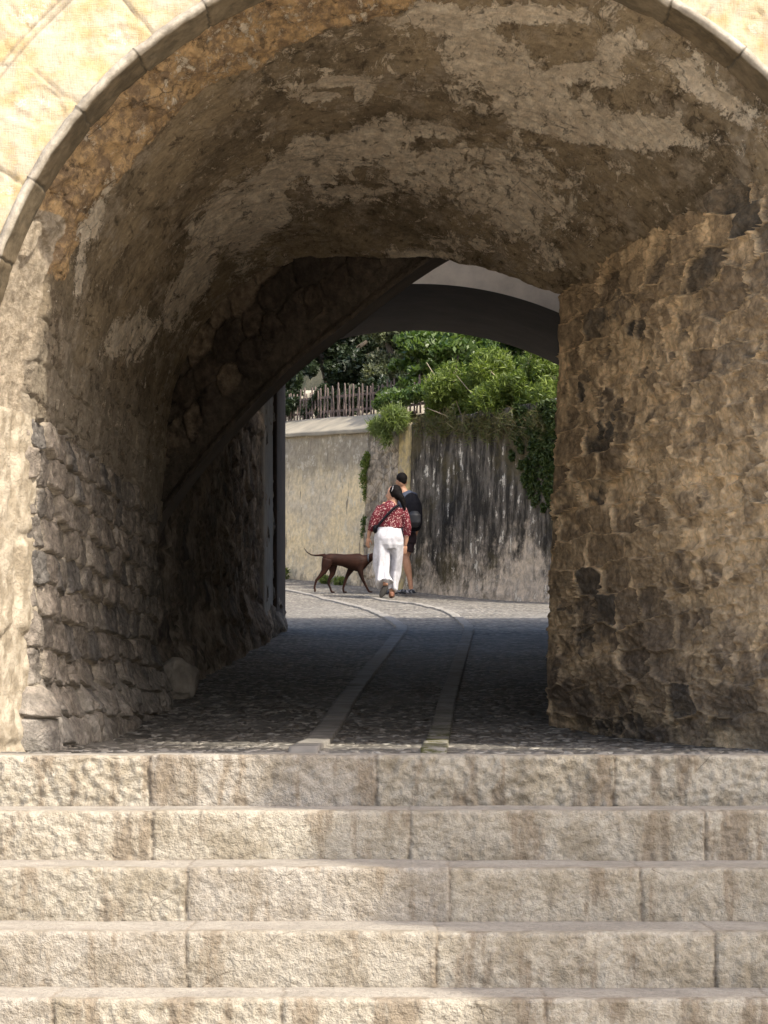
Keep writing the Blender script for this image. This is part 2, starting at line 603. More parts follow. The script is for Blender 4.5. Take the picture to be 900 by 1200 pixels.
def ribbon(name, pts, width, mat, lift=.016):
    """pts in (X,d); ribbon laid on the street"""
    c, t = smooth_path(pts, .03, 1)
    tg = np.gradient(c, axis=0)
    tg /= np.linalg.norm(tg, axis=1, keepdims=True)
    nr = np.stack([tg[:, 1], -tg[:, 0]], -1)
    width = width * (1 + .10 * fbm(uv3(t * 3, t * 0, 1.0), 1.0, 3, 6))
    k = np.linspace(-.5, .5, 9)
    XY = c[:, None, :] + nr[:, None, :] * (k[None, :, None] * np.reshape(width, (-1, 1, 1)))
    joint = np.abs(((t / .83) % 1) - .5) > .478
    Z = gz(XY[..., 1]) + .003 + lift * np.clip(1.4 - (XY[..., 1] - 8.8) / 10, .2, 1) + .012 * fbm(uv3(XY[..., 0], XY[..., 1]), 1.3, 3, 8) * sstep(8.8, 9.3, XY[..., 1])
    Z = Z - .014 * joint[:, None] + .004 * fbm(uv3(XY[..., 0], XY[..., 1]), 14, 3, 18)
    V = np.concatenate([XY, Z[..., None]], -1)
    V[..., 2] -= .03 * (1 - sstep(9.06, 9.22, V[..., 1]))
    lo_a, lo_b = V[:, :1].copy(), V[:, -1:].copy()
    lo_a[..., 2] -= .04
    lo_b[..., 2] -= .04
    V = np.concatenate([lo_a, V, lo_b], 1)
    o = link(name, grid_mesh(name, V, None, smooth=False), mat)
    tag(o, kind='structure')


def g2(x, y):
    """pixel on the street -> (X,d) by solving the profile"""
    d = np.linspace(8.8, 60, 6000)
    yy = 825 - (gz(d) - ZC) / d * FP
    k = np.argmin(np.abs(yy - y))
    return ((x - 450) / FP * d[k], d[k])


ribbon('paving_strip', [(g2(352, 884)[0], 9.06), g2(392, 842), g2(422, 800), g2(452, 762), g2(466, 744), g2(471, 738), g2(470, 733), g2(452, 722), g2(430, 713), g2(385, 700), g2(320, 688)], .105, M_band)
ribbon('paving_strip', [(g2(509, 884)[0], 9.06), g2(519, 842), g2(531, 800), g2(542, 762), g2(548, 743), g2(550, 738), g2(548, 733), g2(535, 722), g2(520, 714), g2(480, 706), g2(430, 699)], .092, M_band_moss)

# ---- large ground sheet, lower plaza
rows = np.concatenate([np.linspace(9.5, 60, 60), np.linspace(70, 320, 10)])
D, X = np.meshgrid(rows, np.linspace(-260, 260, 60), indexing='ij')
V = np.stack([X, D, gz(D) - .25], -1)
tag(link('ground', grid_mesh('ground', V, None, flip=True), M_earth), kind='structure')
V = np.array([[[-80, -90, -1.5], [80, -90, -1.5]], [[-80, 6.2, -1.5], [80, 6.2, -1.5]]], float)
tag(link('plaza', grid_mesh('plaza', V, None, flip=True), M_plaza), kind='structure')

# ---- stairs
SD = [8.8, 8.4, 8.0, 7.62, 7.32, 6.94, 6.56, 6.18, 5.8]
SZ = [0, -.174, -.336, -.502, -.666, -.83, -.995, -1.16, -1.325, -1.5]
JP = [[-190, 175, 441, 720, 1010], [-120, 180, 480, 826, 1040], [-60, 218, 527, 751, 1005], [-40, 218, 513, 838, 1060],
      [60, 330, 640, 905]]
stairs = thing('stone_staircase', 'wide pale stone steps with rough hammered risers leading up to the arch', 'stairs', loc=(0, 7.4, -1.5))
for k in range(9):
    d, z, zb = SD[k], SZ[k], SZ[k + 1]
    back = (SD[k - 1] if k else 9.08)
    vis = k < 5
    dxs = .0062 if vis else .06
    xs = np.concatenate([np.linspace(-4.5, -1.45, 50)[:-1], np.arange(-1.45, 1.45, dxs), np.linspace(1.45, 4.5, 50)])
    nr = 26 if vis else 3
    nt_ = 34 if vis else 4
    rr = .014
    prof = [(d, zb - .02 + t * (z - rr - zb + .02)) for t in np.linspace(0, 1, nr)]
    prof += [(d + rr - rr * math.cos(a), z - rr + rr * math.sin(a)) for a in np.linspace(.2, 1.57, 6)]
    prof += [(d + rr + t * (back + .02 - d - rr), z) for t in np.linspace(0.03, 1, nt_)]
    prof = np.array(prof)
    I, X = np.meshgrid(np.arange(len(prof)), xs, indexing='ij')
    V = np.stack([X, prof[I, 0], prof[I, 1]], -1)
    J = [(x - 450) / FP * d for x in (JP[k] if vis else [-200, 100, 400, 700, 1000])]
    Jx = np.array([-3.6, -2.7] + J + [2.6, 3.4])
    p = V.copy()
    Xw = X + .012 * fbm(p, 9, 3, 31 + k)
    jd = np.min(np.abs(Xw[..., None] - Jx), -1)
    bi = np.searchsorted(Jx, Xw)
    zz = np.zeros_like(bi)
    r1 = _hash(bi, zz + k, zz, 5)
    r2 = _hash(bi, zz + k, zz + 1, 5)
    r3 = _hash(bi, zz + k, zz + 2, 5)
    isr = (I < nr + 3).astype(float)
    N = np.zeros_like(V)
    ang = np.clip((I - nr + 1) / 6, 0, 1) * 1.57
    N[..., 1] = -np.cos(ang)
    N[..., 2] = np.sin(ang)
    riser = np.cos(ang)
    rough = (.45 + .75 * r3) * (1.2 if k == 0 else .72)
    h = riser * rough * (.014 * (ridged(p, 16, 4, 40 + k) - .6) + .011 * fbm(p, 38, 3, 50 + k) + .010 * fbm(p, 5, 3, 60 + k))
    h += (1 - riser) * (.004 * fbm(p, 4, 4, 70) + .002 * fbm(p, 25, 3, 71))
    h += riser * (.012 * (r1 - .5))
    jm = 1 - sstep(.001, .007, jd + .004 * fbm(p, 60, 2, 90))
    h -= jm * (.008 * riser + .002)
    # worn, chipped nosing
    nose = np.exp(-((I - nr - 2) / 4.0) ** 2)
    h -= nose * .010 * np.clip(fbm(p, 14, 4, 80 + k) + .15, 0, 1)
    zoff = .004 * (r2 - .5) + .003 * fbm(uv3(X, 0 * X, 0), 2, 2, 12 + k)
    V = V + N * h[..., None]
    V[..., 2] += zoff * (I > nr // 2)
    tread = (1 - riser) * sstep(nr + 6, nr + 12, I)
    gr = np.clip(.5 + 1.1 * fbm(p, 6, 4, 95 + k), 0, 1)
    grime = np.maximum(sstep(len(prof) - 9, len(prof) - 3, I), sstep(4, 0, I)) * gr * .8
    A = np.stack([np.maximum(jm * .8, grime), r1, r2, tread], -1)
    o = link('step', grid_mesh('step', V, A), M_step)
    keep(o, stairs)

# ================================================================== THE PASSAGE BUILDING
bld = thing('stone_archway_building', 'old stone building pierced by a round vaulted passage above the steps', 'archway', loc=(0, 9.0, 0))


def wall_strip(name, path, z0, z1, step, cw, ch, amp, mat, seed, lean=0.0, jit=.6, pn=3.0, foot=0.0, footh=.35, warp=.03,
               mort=(.04, .22), zonef=None, flip=False, rough=.5, uvscale=1.0, chaos=0.0, micro=0.0, ts=1.0, zstep=None, tilt=.5):
    c, t = smooth_path(path, step, 2)
    zs = np.arange(z0, z1, zstep or step)
    T, Z = np.meshgrid(t, zs, indexing='ij')
    X = np.interp(T, t, c[:, 0])
    Y = np.interp(T, t, c[:, 1])
    V = np.stack([X + lean * (Z - .2), Y, Z], -1)
    n = normals(V, flip)
    Tw = T
    T = T * ts
    p = uv3(T, Z, seed * 3.1)
    wu = T + warp * fbm(p, 4, 3, seed) + .12 * warp * fbm(p, 17, 2, seed + 7)
    wv = Z + warp * fbm(p, 4, 3, seed + 3) + .3 * warp * fbm(p, 17, 2, seed + 9)
    e, r1, r2, lx, ly = cells5(wu, wv, cw, ch, jit, seed, pn)
    st = sstep(mort[0], mort[1], e)
    k1, k2 = (r1 * 5.7) % 1 - .5, (r2 * 3.3) % 1 - .5
    h = amp * st * (.45 + .75 * r1 + tilt * (k1 * lx + (k2 - .25) * ly) * 2.2)
    if chaos:
        e2, q1, q2, l2, m2 = cells5(wu * 1.3 + 5, wv * 1.2, cw * .45, ch * .62, .95, seed + 50, 2.2)
        m = sstep(-.15, .25, fbm(p, 1.7, 3, seed + 21)) * chaos
        s2 = sstep(.03, .25, e2)
        h = h * (1 - m) + m * amp * (.25 + s2 * (.2 + .8 * q1 + tilt * (((q1 * 9.1) % 1 - .5) * l2 + ((q2 * 4.7) % 1 - .7) * m2) * 1.8))
        st = st * (1 - m) + m * s2 * sstep(.25, .55, q2)
        r1 = r1 * (1 - m) + q1 * m
        # mortar smeared over parts of the wall
        sm = sstep(.02, .25, fbm(p, 3.4, 5, seed + 33, .62)) * .85
        st = st * (1 - sm)
        h = h * (1 - .35 * sm) + .35 * amp * sm
    if seed == 3:
        h = h * .8 + .3 * amp * (1 - st) - .5 * amp * np.exp(-(e / .03) ** 2) * (fbm(p, 5, 3, 91) > 0)
    h += st * rough * amp * .8 * fbm(uv3(T + r1 * 7, Z * .8, r2 * 9), 13, 4, seed + 5)
    h += amp * .8 * fbm(p, 2.2, 3, seed + 6) + .25 * amp * fbm(p, 30, 3, seed + 8)
    if micro:
        h += micro * (ridged(uv3(T, Z * .6, r1), 30, 3, seed + 12) - .6)
    gzv = gz(Y)
    if foot:
        hz = Z - gzv
        h += foot * sstep(footh, 0, hz + .14 * fbm(p, 3.5, 3, seed + 15))
    if seed == 3:
        h = h * (1 - .6 * np.exp(-((Y - 12.03) / .22) ** 2))
    V = V + n * h[..., None]
    zone = zonef(T, Z, V, p) if zonef is not None else np.zeros_like(T)
    A = np.stack([st, r1, r2, zone], -1)
    o = link(name, grid_mesh(name, V, A, flip), mat)
    keep(o, bld)
    return o


# right side wall: coarse rubble, much mortar
def rz(T, Z, V, p):
    return sstep(1.05, .1, Z + .35 * fbm(p, 1.6, 3, 77)) * .85


o = wall_strip('side_wall', [(1.95, 8.99), (1.52, 9.01), (1.39, 9.15), (1.36, 9.3), (.762, 11.9), (.745, 12.02), (.80, 12.12), (1.2, 12.4), (2.6, 12.75)],
               -.25, 2.75, .0125, .125, .13, .038, M_right, 3, lean=.03, jit=.55, pn=2.8, foot=.04, footh=.3, warp=.045, mort=(.0, .14),
               zonef=rz, flip=False, chaos=.7, micro=.016, ts=.34, zstep=.0048, tilt=.9)
tag(o, 'rough rubble wall with tan mortar on the right of the passage')


# left side wall: regular dark courses
def lz(T, Z, V, p):
    d = V[..., 1]
    return sstep(.36, .12, Z - gz(d) + .2 * fbm(p, 2.2, 3, 78)) * .9


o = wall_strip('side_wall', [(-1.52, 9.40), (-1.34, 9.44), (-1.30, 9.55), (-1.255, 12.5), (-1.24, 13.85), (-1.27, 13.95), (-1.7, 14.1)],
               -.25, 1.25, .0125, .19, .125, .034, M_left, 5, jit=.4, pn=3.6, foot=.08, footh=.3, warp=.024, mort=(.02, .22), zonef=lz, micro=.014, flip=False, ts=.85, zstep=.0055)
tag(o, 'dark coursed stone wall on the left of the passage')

# left jamb reveal
o = wall_strip('jamb', [(-1.9, 8.99), (-1.46, 8.99), (-1.43, 9.02), (-1.345, 9.34), (-1.318, 9.47), (-1.315, 9.58)], -.02, 1.25, .011, .6, .42, .012, M_jamb, 9,
               jit=.5, warp=.03, foot=.02, footh=.2, rough=1.2, micro=.012)
# recess wall further in
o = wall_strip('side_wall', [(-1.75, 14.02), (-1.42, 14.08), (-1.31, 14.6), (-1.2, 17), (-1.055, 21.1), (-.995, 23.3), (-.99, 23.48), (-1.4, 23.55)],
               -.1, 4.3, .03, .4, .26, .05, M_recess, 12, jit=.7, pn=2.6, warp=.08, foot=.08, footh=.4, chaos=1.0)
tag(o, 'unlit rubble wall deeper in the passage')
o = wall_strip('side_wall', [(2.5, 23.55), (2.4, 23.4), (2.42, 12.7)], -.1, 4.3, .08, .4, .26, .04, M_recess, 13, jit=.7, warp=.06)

# pilasters close to the exit
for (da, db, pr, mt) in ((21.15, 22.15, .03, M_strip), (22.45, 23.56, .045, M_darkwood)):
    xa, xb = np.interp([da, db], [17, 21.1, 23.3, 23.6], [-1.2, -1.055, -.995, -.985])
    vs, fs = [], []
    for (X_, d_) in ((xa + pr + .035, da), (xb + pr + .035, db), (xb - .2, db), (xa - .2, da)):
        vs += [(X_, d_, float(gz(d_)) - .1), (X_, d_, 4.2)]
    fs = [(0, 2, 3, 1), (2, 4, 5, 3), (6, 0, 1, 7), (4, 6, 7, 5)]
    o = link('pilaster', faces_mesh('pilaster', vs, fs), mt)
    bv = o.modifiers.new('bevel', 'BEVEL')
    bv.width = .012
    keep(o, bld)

for y_, hh_ in ((596, .10), (655, .07)):
    q = P(309, y_, 21.9)
    keep(link('latch', box_mesh('latch', (q[0] - .02, 21.8, q[2] - hh_), (q[0] + .03, 22.0, q[2] + hh_), .008), M_darkwood), bld)

# ---- vault
ZS = 1.03 + ZC
NT = 620
th = np.linspace(math.pi, 0, NT)


def sec(d, cx, a, b):
    return np.stack([cx + a * np.cos(th), np.full(NT, d), ZS + b * np.sin(th)], -1)


farpx = [(187, 612), (189, 560), (195, 500), (208, 445), (228, 398), (255, 358), (290, 328), (330, 311), (370, 304), (410, 301), (450, 300), (505, 303),
         (560, 311), (610, 325), (655, 343), (700, 352), (745, 368), (785, 410), (810, 480), (820, 600)]
fp = []
for x, y in farpx:
    k = (x - 450) / FP
    # point on skew plane X=-1.245+2.075t, d=13.9-1.9t
    t = (k * 13.9 + 1.245) / (2.075 + 1.9 * k)
    fp.append(P(x, y, 13.9 - 1.9 * t))
fp = np.array(fp)
for _ in range(2):
    q = [fp[0]]
    for a, b in zip(fp[:-1], fp[1:]):
        q += [a * .75 + b * .25, a * .25 + b * .75]
    fp = np.array(q + [fp[-1]])
s = np.concatenate([[0], np.cumsum(np.linalg.norm(np.diff(fp, axis=0), axis=1))])
tt = np.linspace(0, s[-1], NT)
S4 = np.stack([np.interp(tt, s, fp[:, k]) for k in range(3)], -1)
S0 = sec(9.15, .197, 1.642, 1.642)
S2 = sec(9.48, .190, 1.515, 1.60)
MV = 330
tv = np.linspace(0, 1, MV)
V = np.zeros((MV, NT, 3))
for i, t in enumerate(tv):
    if t < .09:
        k = t / .09
        V[i] = S0 * (1 - k) + S2 * k
    else:
        k = (t - .09) / .91
        V[i] = S2 * (1 - k) + S4 * k
# arch-shaped springing stays vertical at the left wall
n = normals(V)
if n[MV // 2, NT // 2, 2] > 0:
    n = -n
PX = 450 + FP * V[..., 0] / V[..., 1]
PY = 825 - FP * (V[..., 2] - ZC) / V[..., 1]


def blob(x, y, rx, ry, rot=0, w=1.0):
    c, s_ = math.cos(math.radians(rot)), math.sin(math.radians(rot))
    dx, dy = PX - x, PY - y
    a = (dx * c + dy * s_) / rx
    b = (-dx * s_ + dy * c) / ry
    return w * np.exp(-(a * a + b * b) ** 1.3 * .7)


pf = np.zeros_like(PX)
for bl in [(520, 22, 48, 18, 8), (570, 66, 52, 30, 30), (612, 18, 60, 10, 0), (600, 95, 40, 18, 10), (668, 88, 42, 10, -8), (712, 66, 16, 22, 30), (706, 92, 22, 9, 0),
           (700, 143, 112, 19, 10), (618, 125, 42, 13, 5), (650, 150, 50, 10, 15), (770, 150, 40, 14, 10),
           (232, 322, 18, 62, 22), (262, 262, 48, 26, -48), (300, 262, 50, 22, -42), (330, 205, 62, 20, -32), (372, 190, 60, 20, -18), (430, 168, 62, 16, -12), (500, 156, 50, 8, 0),
           (398, 96, 32, 7, -8), (375, 116, 22, 6, -4), (425, 108, 12, 12, 0), (112, 262, 9, 40, 22), (96, 310, 6, 34, 14),
           (150, 392, 34, 22, -35), (540, 205, 120, 34, 4, .62), (610, 240, 80, 50, 10, .6), (490, 300, 50, 7, 5, .8), (560, 285, 60, 12, 8, .55), (640, 290, 40, 26, 20, .55), (820, 95, 70, 7, 32, .8), (860, 130, 60, 9, 32, .6),
           (430, 225, 90, 12, -10, .55), (300, 330, 28, 50, 35, .4), (200, 355, 10, 30, 15, .8)]:
    pf = np.maximum(pf, blob(*bl))
pf = np.minimum(pf * .80, .80)
pf = pf - .09 * sstep(110, 150, PY) * (1 - np.exp(-((PX - 700) / 110) ** 2 - ((PY - 143) / 40) ** 2))
pf = pf + .10 * sstep(330, 200, PY) * sstep(120, 330, PX)
pf -= blob(655, 50, 52, 17, 12) * .55
pf -= blob(398, 107, 16, 4, 0) * .4
dd = V[..., 1]
side = sstep(560, 150, PX)      # left flank
pq = V * np.array([1, 1, 1])
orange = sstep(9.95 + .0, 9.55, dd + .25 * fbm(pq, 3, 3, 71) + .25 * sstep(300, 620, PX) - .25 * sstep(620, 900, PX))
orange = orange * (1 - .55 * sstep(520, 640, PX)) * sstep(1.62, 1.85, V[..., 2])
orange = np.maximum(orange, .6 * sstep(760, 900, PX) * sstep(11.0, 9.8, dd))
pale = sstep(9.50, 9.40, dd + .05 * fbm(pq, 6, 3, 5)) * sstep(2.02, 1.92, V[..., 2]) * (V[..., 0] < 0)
flank_tone = sstep(1.9, 1.3, V[..., 2] + .2 * fbm(pq, 2.5, 3, 15)) * (PX < 500) * .8  # even grey-brown tone low on the left side
# coarse coursed stones still showing low on the left flank
L = np.cumsum(np.linalg.norm(np.diff(V[MV // 2], axis=0), axis=1))
arc = np.concatenate([[0], L])[None, :] * np.ones((MV, 1))
e, r1, r2 = cells(dd + .03 * fbm(pq, 4, 2, 44), arc + ZS - 1.25 + .02 * fbm(pq, 4, 2, 45) + .07, .27, .142, .35, 5, 4.0)
low = sstep(1.95, 1.45, V[..., 2] + .3 * fbm(pq, 1.8, 3, 46)) * (PX < 500)
h = low * (1 - pale) * .018 * sstep(.02, .22, e) * (.4 + .7 * r1)
h += .030 * fbm(pq, 1.6, 4, 51) + .010 * fbm(pq, 9, 4, 52) + .004 * fbm(pq, 32, 3, 53)
# front orange band is ragged and hollowed, stones poke out
e3, q1, q2 = cells(arc + .03 * fbm(pq, 7, 2, 61), dd, .11, .09, .9, 62, 2.2)
ora = np.clip(orange, 0, 1)
h += ora * (.030 * fbm(pq, 7, 4, 54) + .016 * sstep(.0, .3, e3) * (q1 > .72) - .03 * np.clip(fbm(pq, 5, 3, 55) - .25, 0, 1))
patchm = sstep(.40, .52, pf + .32 * fbm(pq, 9, 4, 56))
h += patchm * -.004
# rubble texture on the far crown right part
cr = sstep(13.6, 12.2, dd) * sstep(560, 660, PX) * sstep(200, 260, PY)
h += cr * .02 * (ridged(pq * np.array([.5, 1.6, 1]), 8, 4, 57) - .6)
edge = sstep(0, .015, tv)[:, None] * np.ones((1, NT))
V = V + n * (h * edge)[..., None]
A = np.stack([pf, orange * .62, pale * .8, flank_tone], -1)
o = link('barrel_vault', grid_mesh('barrel_vault', V, A), M_vault)
keep(o, bld)

# ---- masonry haunch with a slanting lower edge at the back of the vault
diag = [(176, 640), (187, 613), (215, 572), (260, 517), (300, 474), (330, 444), (370, 409), (420, 371), (462, 337), (505, 306), (545, 282), (600, 250)]
dg = []
for x, y in diag:
    k = (x - 450) / FP
    t = (k * 13.9 + 1.245) / (2.075 + 1.9 * k)
    dg.append(P(x, y, 13.9 - 1.9 * t + .16))
dg, t_ = smooth_path(dg, .014, 1)
zs = np.concatenate([[0], np.arange(.012, 1.5, .014)])
T, Z = np.meshgrid(t_, zs, indexing='ij')
V = dg[:, None, :] + np.stack([-.35 * Z, 0 * Z, Z], -1)
n = normals(V)
n = np.where(n[..., 1:2] > 0, -n, n)
p = uv3(T, Z, 2)
e, r1, r2 = cells(T + .05 * fbm(p, 4, 3, 1), Z + .05 * fbm(p, 4, 3, 2), .17, .14, .8, 19, 2.6)
st = sstep(.0, .3, e)
rim = sstep(.12, .19, Z + .08 * fbm(p, 3, 3, 9))
h = (.075 * st * (.2 + .8 * r1) + .02 * fbm(p, 9, 4, 4) - .02) * rim + (.010 * fbm(p, 6, 4, 14) + .035 * sstep(.05, .02, Z)) * (1 - rim)
h += .02 * (ridged(p * np.array([1, 1, 1]), 7, 4, 8) - .6) * rim
V = V + n * h[..., None]
A = np.stack([st * rim, r1, r2, 0 * st], -1)
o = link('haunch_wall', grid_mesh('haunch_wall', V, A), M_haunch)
keep(o, bld)
W = np.linspace(0, .5, 12)
V2 = V[:, 0:1, :] + np.stack([0 * W, W, .04 * W], -1)[None]
V2 = np.concatenate([V2, V2[:, -1:, :] + np.array([0, 0, 1.5])], 1)
o = link('haunch_soffit', grid_mesh('haunch_soffit', V2, None), M_inner)
keep(o, bld)

# ---- inner segmental arch (grey plaster face + brown soffit) and exit
RC, XC, ZT = 2.9, .28, 3.43 + ZC


def arcz(X): return ZT - RC + np.sqrt(np.maximum(RC * RC - (X - XC) ** 2, 0))


xs = np.linspace(-1.7, 2.6, 90)


def seg_face(name, d, top, mat, flip, thick=None):
    Zb = arcz(xs)
    V = np.stack([np.stack([xs, np.full_like(xs, d), Zb], -1), np.stack([xs, np.full_like(xs, d), np.full_like(xs, top)], -1)], 0)
    k = np.linspace(0, 1, 14)[:, None, None]
    V = V[0][None] * (1 - k) + V[1][None] * k
    V[..., 1] += .008 * fbm(V, 2.5, 3, 7)
    return keep(link(name, grid_mesh(name, V, None, flip), mat), bld)


tag(seg_face('inner_arch_face', 20.9, 4.4, M_greyplaster, True), 'pale grey plastered face above the inner arch')
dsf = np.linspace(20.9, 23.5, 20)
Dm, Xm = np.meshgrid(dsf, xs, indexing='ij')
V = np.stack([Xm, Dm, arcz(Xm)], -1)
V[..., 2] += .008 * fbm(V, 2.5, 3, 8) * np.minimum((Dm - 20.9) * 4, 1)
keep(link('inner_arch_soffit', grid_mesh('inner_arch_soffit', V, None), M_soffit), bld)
# ceiling of the middle chamber
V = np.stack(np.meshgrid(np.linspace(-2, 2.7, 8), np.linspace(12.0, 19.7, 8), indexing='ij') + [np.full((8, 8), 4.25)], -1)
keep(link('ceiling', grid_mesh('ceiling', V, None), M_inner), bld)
# light shaft added to brighten the inner arch face
for nm, lo, hi in (('added_shaft_wall', (-2.0, 19.62, 4.25), (2.7, 19.7, 6.2)), ('added_shaft_wall', (-2.0, 20.905, 4.3), (2.7, 20.98, 6.2)), ('added_shaft_wall', (-1.98, 19.7, 4.25), (-1.9, 20.9, 6.2)), ('added_shaft_wall', (2.6, 19.7, 4.25), (2.68, 20.9, 6.2))):
    keep(link(nm, box_mesh(nm, lo, hi), M_greyplaster), bld)
# rear facade
ft = 6.2
vs = [(-6, 23.5, -.5), (-1.35, 23.5, -.5), (-1.35, 23.5, ft), (-6, 23.5, ft), (2.45, 23.5, -.5), (6, 23.5, -.5), (6, 23.5, ft), (2.45, 23.5, ft)]
for q in (0, 4):
    keep(link('rear_facade', faces_mesh('rear_facade', vs[q:q + 4], [(0, 1, 2, 3)]), M_jamb), bld)
x2 = np.linspace(-1.35, 2.45, 60)
V = np.stack([np.stack([x2, np.full_like(x2, 23.502), arcz(x2) - .001], -1), np.stack([x2, np.full_like(x2, 23.502), np.full_like(x2, ft)], -1)], 0)
keep(link('rear_arch_face', grid_mesh('rear_arch_face', V, None), M_jamb), bld)
# outer side walls, roof
for X_ in (-6, 6):
    keep(link('outer_wall', faces_mesh('outer_wall', [(X_, 9.03, -1.6), (X_, 23.5, -1.6), (X_, 23.5, ft), (X_, 9.03, ft)], [(0, 1, 2, 3)]), M_jamb), bld)
for lo, hi in (((-6.2, 8.95, ft), (6.2, 19.65, ft + .25)), ((-6.2, 20.95, ft), (6.2, 23.7, ft + .25)), ((-6.2, 19.65, ft), (-1.95, 20.95, ft + .25)), ((2.65, 19.65, ft), (6.2, 20.95, ft + .25))):  # roof left open over the added light shaft
    keep(link('roof', box_mesh('roof', lo, hi), M_roof), bld)

# ---- front facade: polar ashlar around the arch + plain wall beyond
CX, R0 = .197, 1.650
rr_ = np.arange(R0, 3.0, .009)
ta = np.linspace(math.pi, 0, 640)
R, TH = np.meshgrid(rr_, ta, indexing='ij')
X = CX + R * np.cos(TH)
Z = ZS + R * np.sin(TH)
V = np.stack([X, np.full_like(X, 8.985), Z], -1)
p = V.copy()
jit_a = TH + .02 * fbm(p, 1.5, 2, 3)
ja = .208
ph = (jit_a / ja + .30) % 1
lat = np.minimum(ph, 1 - ph) * ja * R
ring1 = np.abs(R - 1.94)
ring2 = np.abs(R - 1.965)
inside = R < 1.94
rowz = np.floor((Z + .1) / .42)
lz_ = np.abs(((Z + .1) / .42) % 1 - .5)
jm_in = (1 - sstep(.002, .0055, lat)) * inside
jm_ring = (1 - sstep(.002, .006, np.minimum(ring1, ring2)))
hx = ((X / .7) + .5 * (rowz % 2)) % 1
jm_out = np.maximum(1 - sstep(.002, .006, (.5 - lz_) * .42), 1 - sstep(.002, .006, np.minimum(hx, 1 - hx) * .7)) * (~inside)
jm = np.maximum(np.maximum(jm_in, jm_ring), jm_out)
blk = np.floor(jit_a / ja + .30).astype(np.int64)
zz = np.zeros_like(blk)
r1 = _hash(blk, zz + inside.astype(np.int64), rowz.astype(np.int64) * (~inside), 8)
fpx = 450 + FP * V[..., 0] / V[..., 1]
fpy = 825 - FP * (V[..., 2] - ZC) / V[..., 1]
patch = np.zeros_like(X)
for (x, y, rx, ry) in ((40, 15, 38, 26), (42, 125, 38, 24), (140, 42, 26, 14), (885, 30, 14, 22), (8, 215, 14, 20)):
    patch = np.maximum(patch, np.exp(-(((fpx - x) / rx) ** 2 + ((fpy - y) / ry) ** 2) ** 1.5 * .7))
h = .003 * fbm(p, 30, 3, 4) + .004 * fbm(p, 5, 3, 5) - .008 * jm + .006 * (r1 - .5) - .008 * sstep(.45, .6, patch + .2 * fbm(p, 12, 3, 8)) * (.6 + fbm(p, 40, 3, 2))
V[..., 1] -= h
A = np.stack([jm * .8, r1, patch * .42, 0 * X], -1)
keep(link('front_facade', grid_mesh('front_facade', V, A), M_facade), bld)
# plain facade: strips outside the polar disc
o_x = np.linspace(-2.8, 3.194, 60)
zz_ = ZS + np.sqrt(np.maximum(2.99 ** 2 - (o_x - CX) ** 2, 0))
V = np.stack([np.stack([o_x, np.full_like(o_x, 8.99), zz_], -1), np.stack([o_x, np.full_like(o_x, 8.99), np.full_like(o_x, ft)], -1)], 0)
A = np.zeros(V.shape[:2] + (4,)); A[..., 1] = .5
keep(link('upper_facade', grid_mesh('upper_facade', V, A), M_facade), bld)
for xa, xb, zt in ((-6, -2.79, ft), (-2.79, -1.45, ZS), (1.85, 3.19, ZS), (3.19, 6, ft)):
    V = np.array([[[xa, 8.992, -1.6], [xb, 8.992, -1.6]], [[xa, 8.992, zt], [xb, 8.992, zt]]], float)
    A = np.zeros((2, 2, 4)); A[..., 1] = .5
    keep(link('lower_facade', grid_mesh('lower_facade', V, A), M_facade), bld)

# ---- stone ring on the arch edge with jointed blocks, running down both jambs
prof = [(R0 + .012, 8.984), (R0 + .010, 8.966), (R0 - .004, 8.955), (R0 - .014, 8.957), (R0 - .020, 8.968), (R0 - .022, 8.985)]
prof += [(R0 - .022 - .012 * t, 8.985 + .19 * t) for t in np.linspace(.05, 1, 16)] + [(R0 - .026, 9.19), (R0 - .005, 9.23)]
prof = np.array(prof)
tq = np.linspace(math.pi, 0, 900)
I, TH = np.meshgrid(np.arange(len(prof)), tq, indexing='ij')
Rr = prof[I, 0]
Dd = prof[I, 1]
p = np.stack([np.cos(TH) * 1.65, Dd, np.sin(TH) * 1.65], -1)
jr = .175
pw = TH + .012 * fbm(p, 8, 2, 6)
ph = (pw / jr) % 1
lat = np.minimum(ph, 1 - ph) * jr * 1.65
jm = 1 - sstep(.0015, .006, lat)
bk = np.floor(pw / jr).astype(np.int64)
r1 = _hash(bk, bk * 0, bk * 0, 21)
Rr = Rr + .005 * jm + .006 * (r1 - .5) + .005 * fbm(p, 14, 4, 7) + .022 * np.clip(fbm(p, 7, 4, 17) - .12, 0, 1)
V = np.stack([CX + Rr * np.cos(TH), Dd + .003 * fbm(p, 14, 3, 9), ZS + Rr * np.sin(TH)], -1)
o = keep(link('arch_ring', grid_mesh('arch_ring', V, np.stack([(I < 5) * 1.0, jm, r1, 0 * r1], -1)), M_ring), bld)
tag(o, 'jointed grey stone ring edging the arch')

# ---- boulder by the left wall
def rock(name, loc, size, seed, mat, label, cat):
    bm = bmesh.new()
    bmesh.ops.create_icosphere(bm, subdivisions=5, radius=1)
    co = np.array([v.co[:] for v in bm.verts])
    r = 1 + .28 * fbm(co, 1.1, 3, seed) + .10 * fbm(co, 4, 4, seed + 1)
    co = np.sign(co) * np.abs(co) ** .85 * r[:, None] * np.array(size)
    for v, c in zip(bm.verts, co):
        v.co = Vector(c)
    me = bpy.data.meshes.new(name)
    bm.to_mesh(me); bm.free()
    me.polygons.foreach_set('use_smooth', np.ones(len(me.polygons), dtype=bool))
    o = link(name, me, mat)
    o.location = loc
    return tag(o, label, cat)


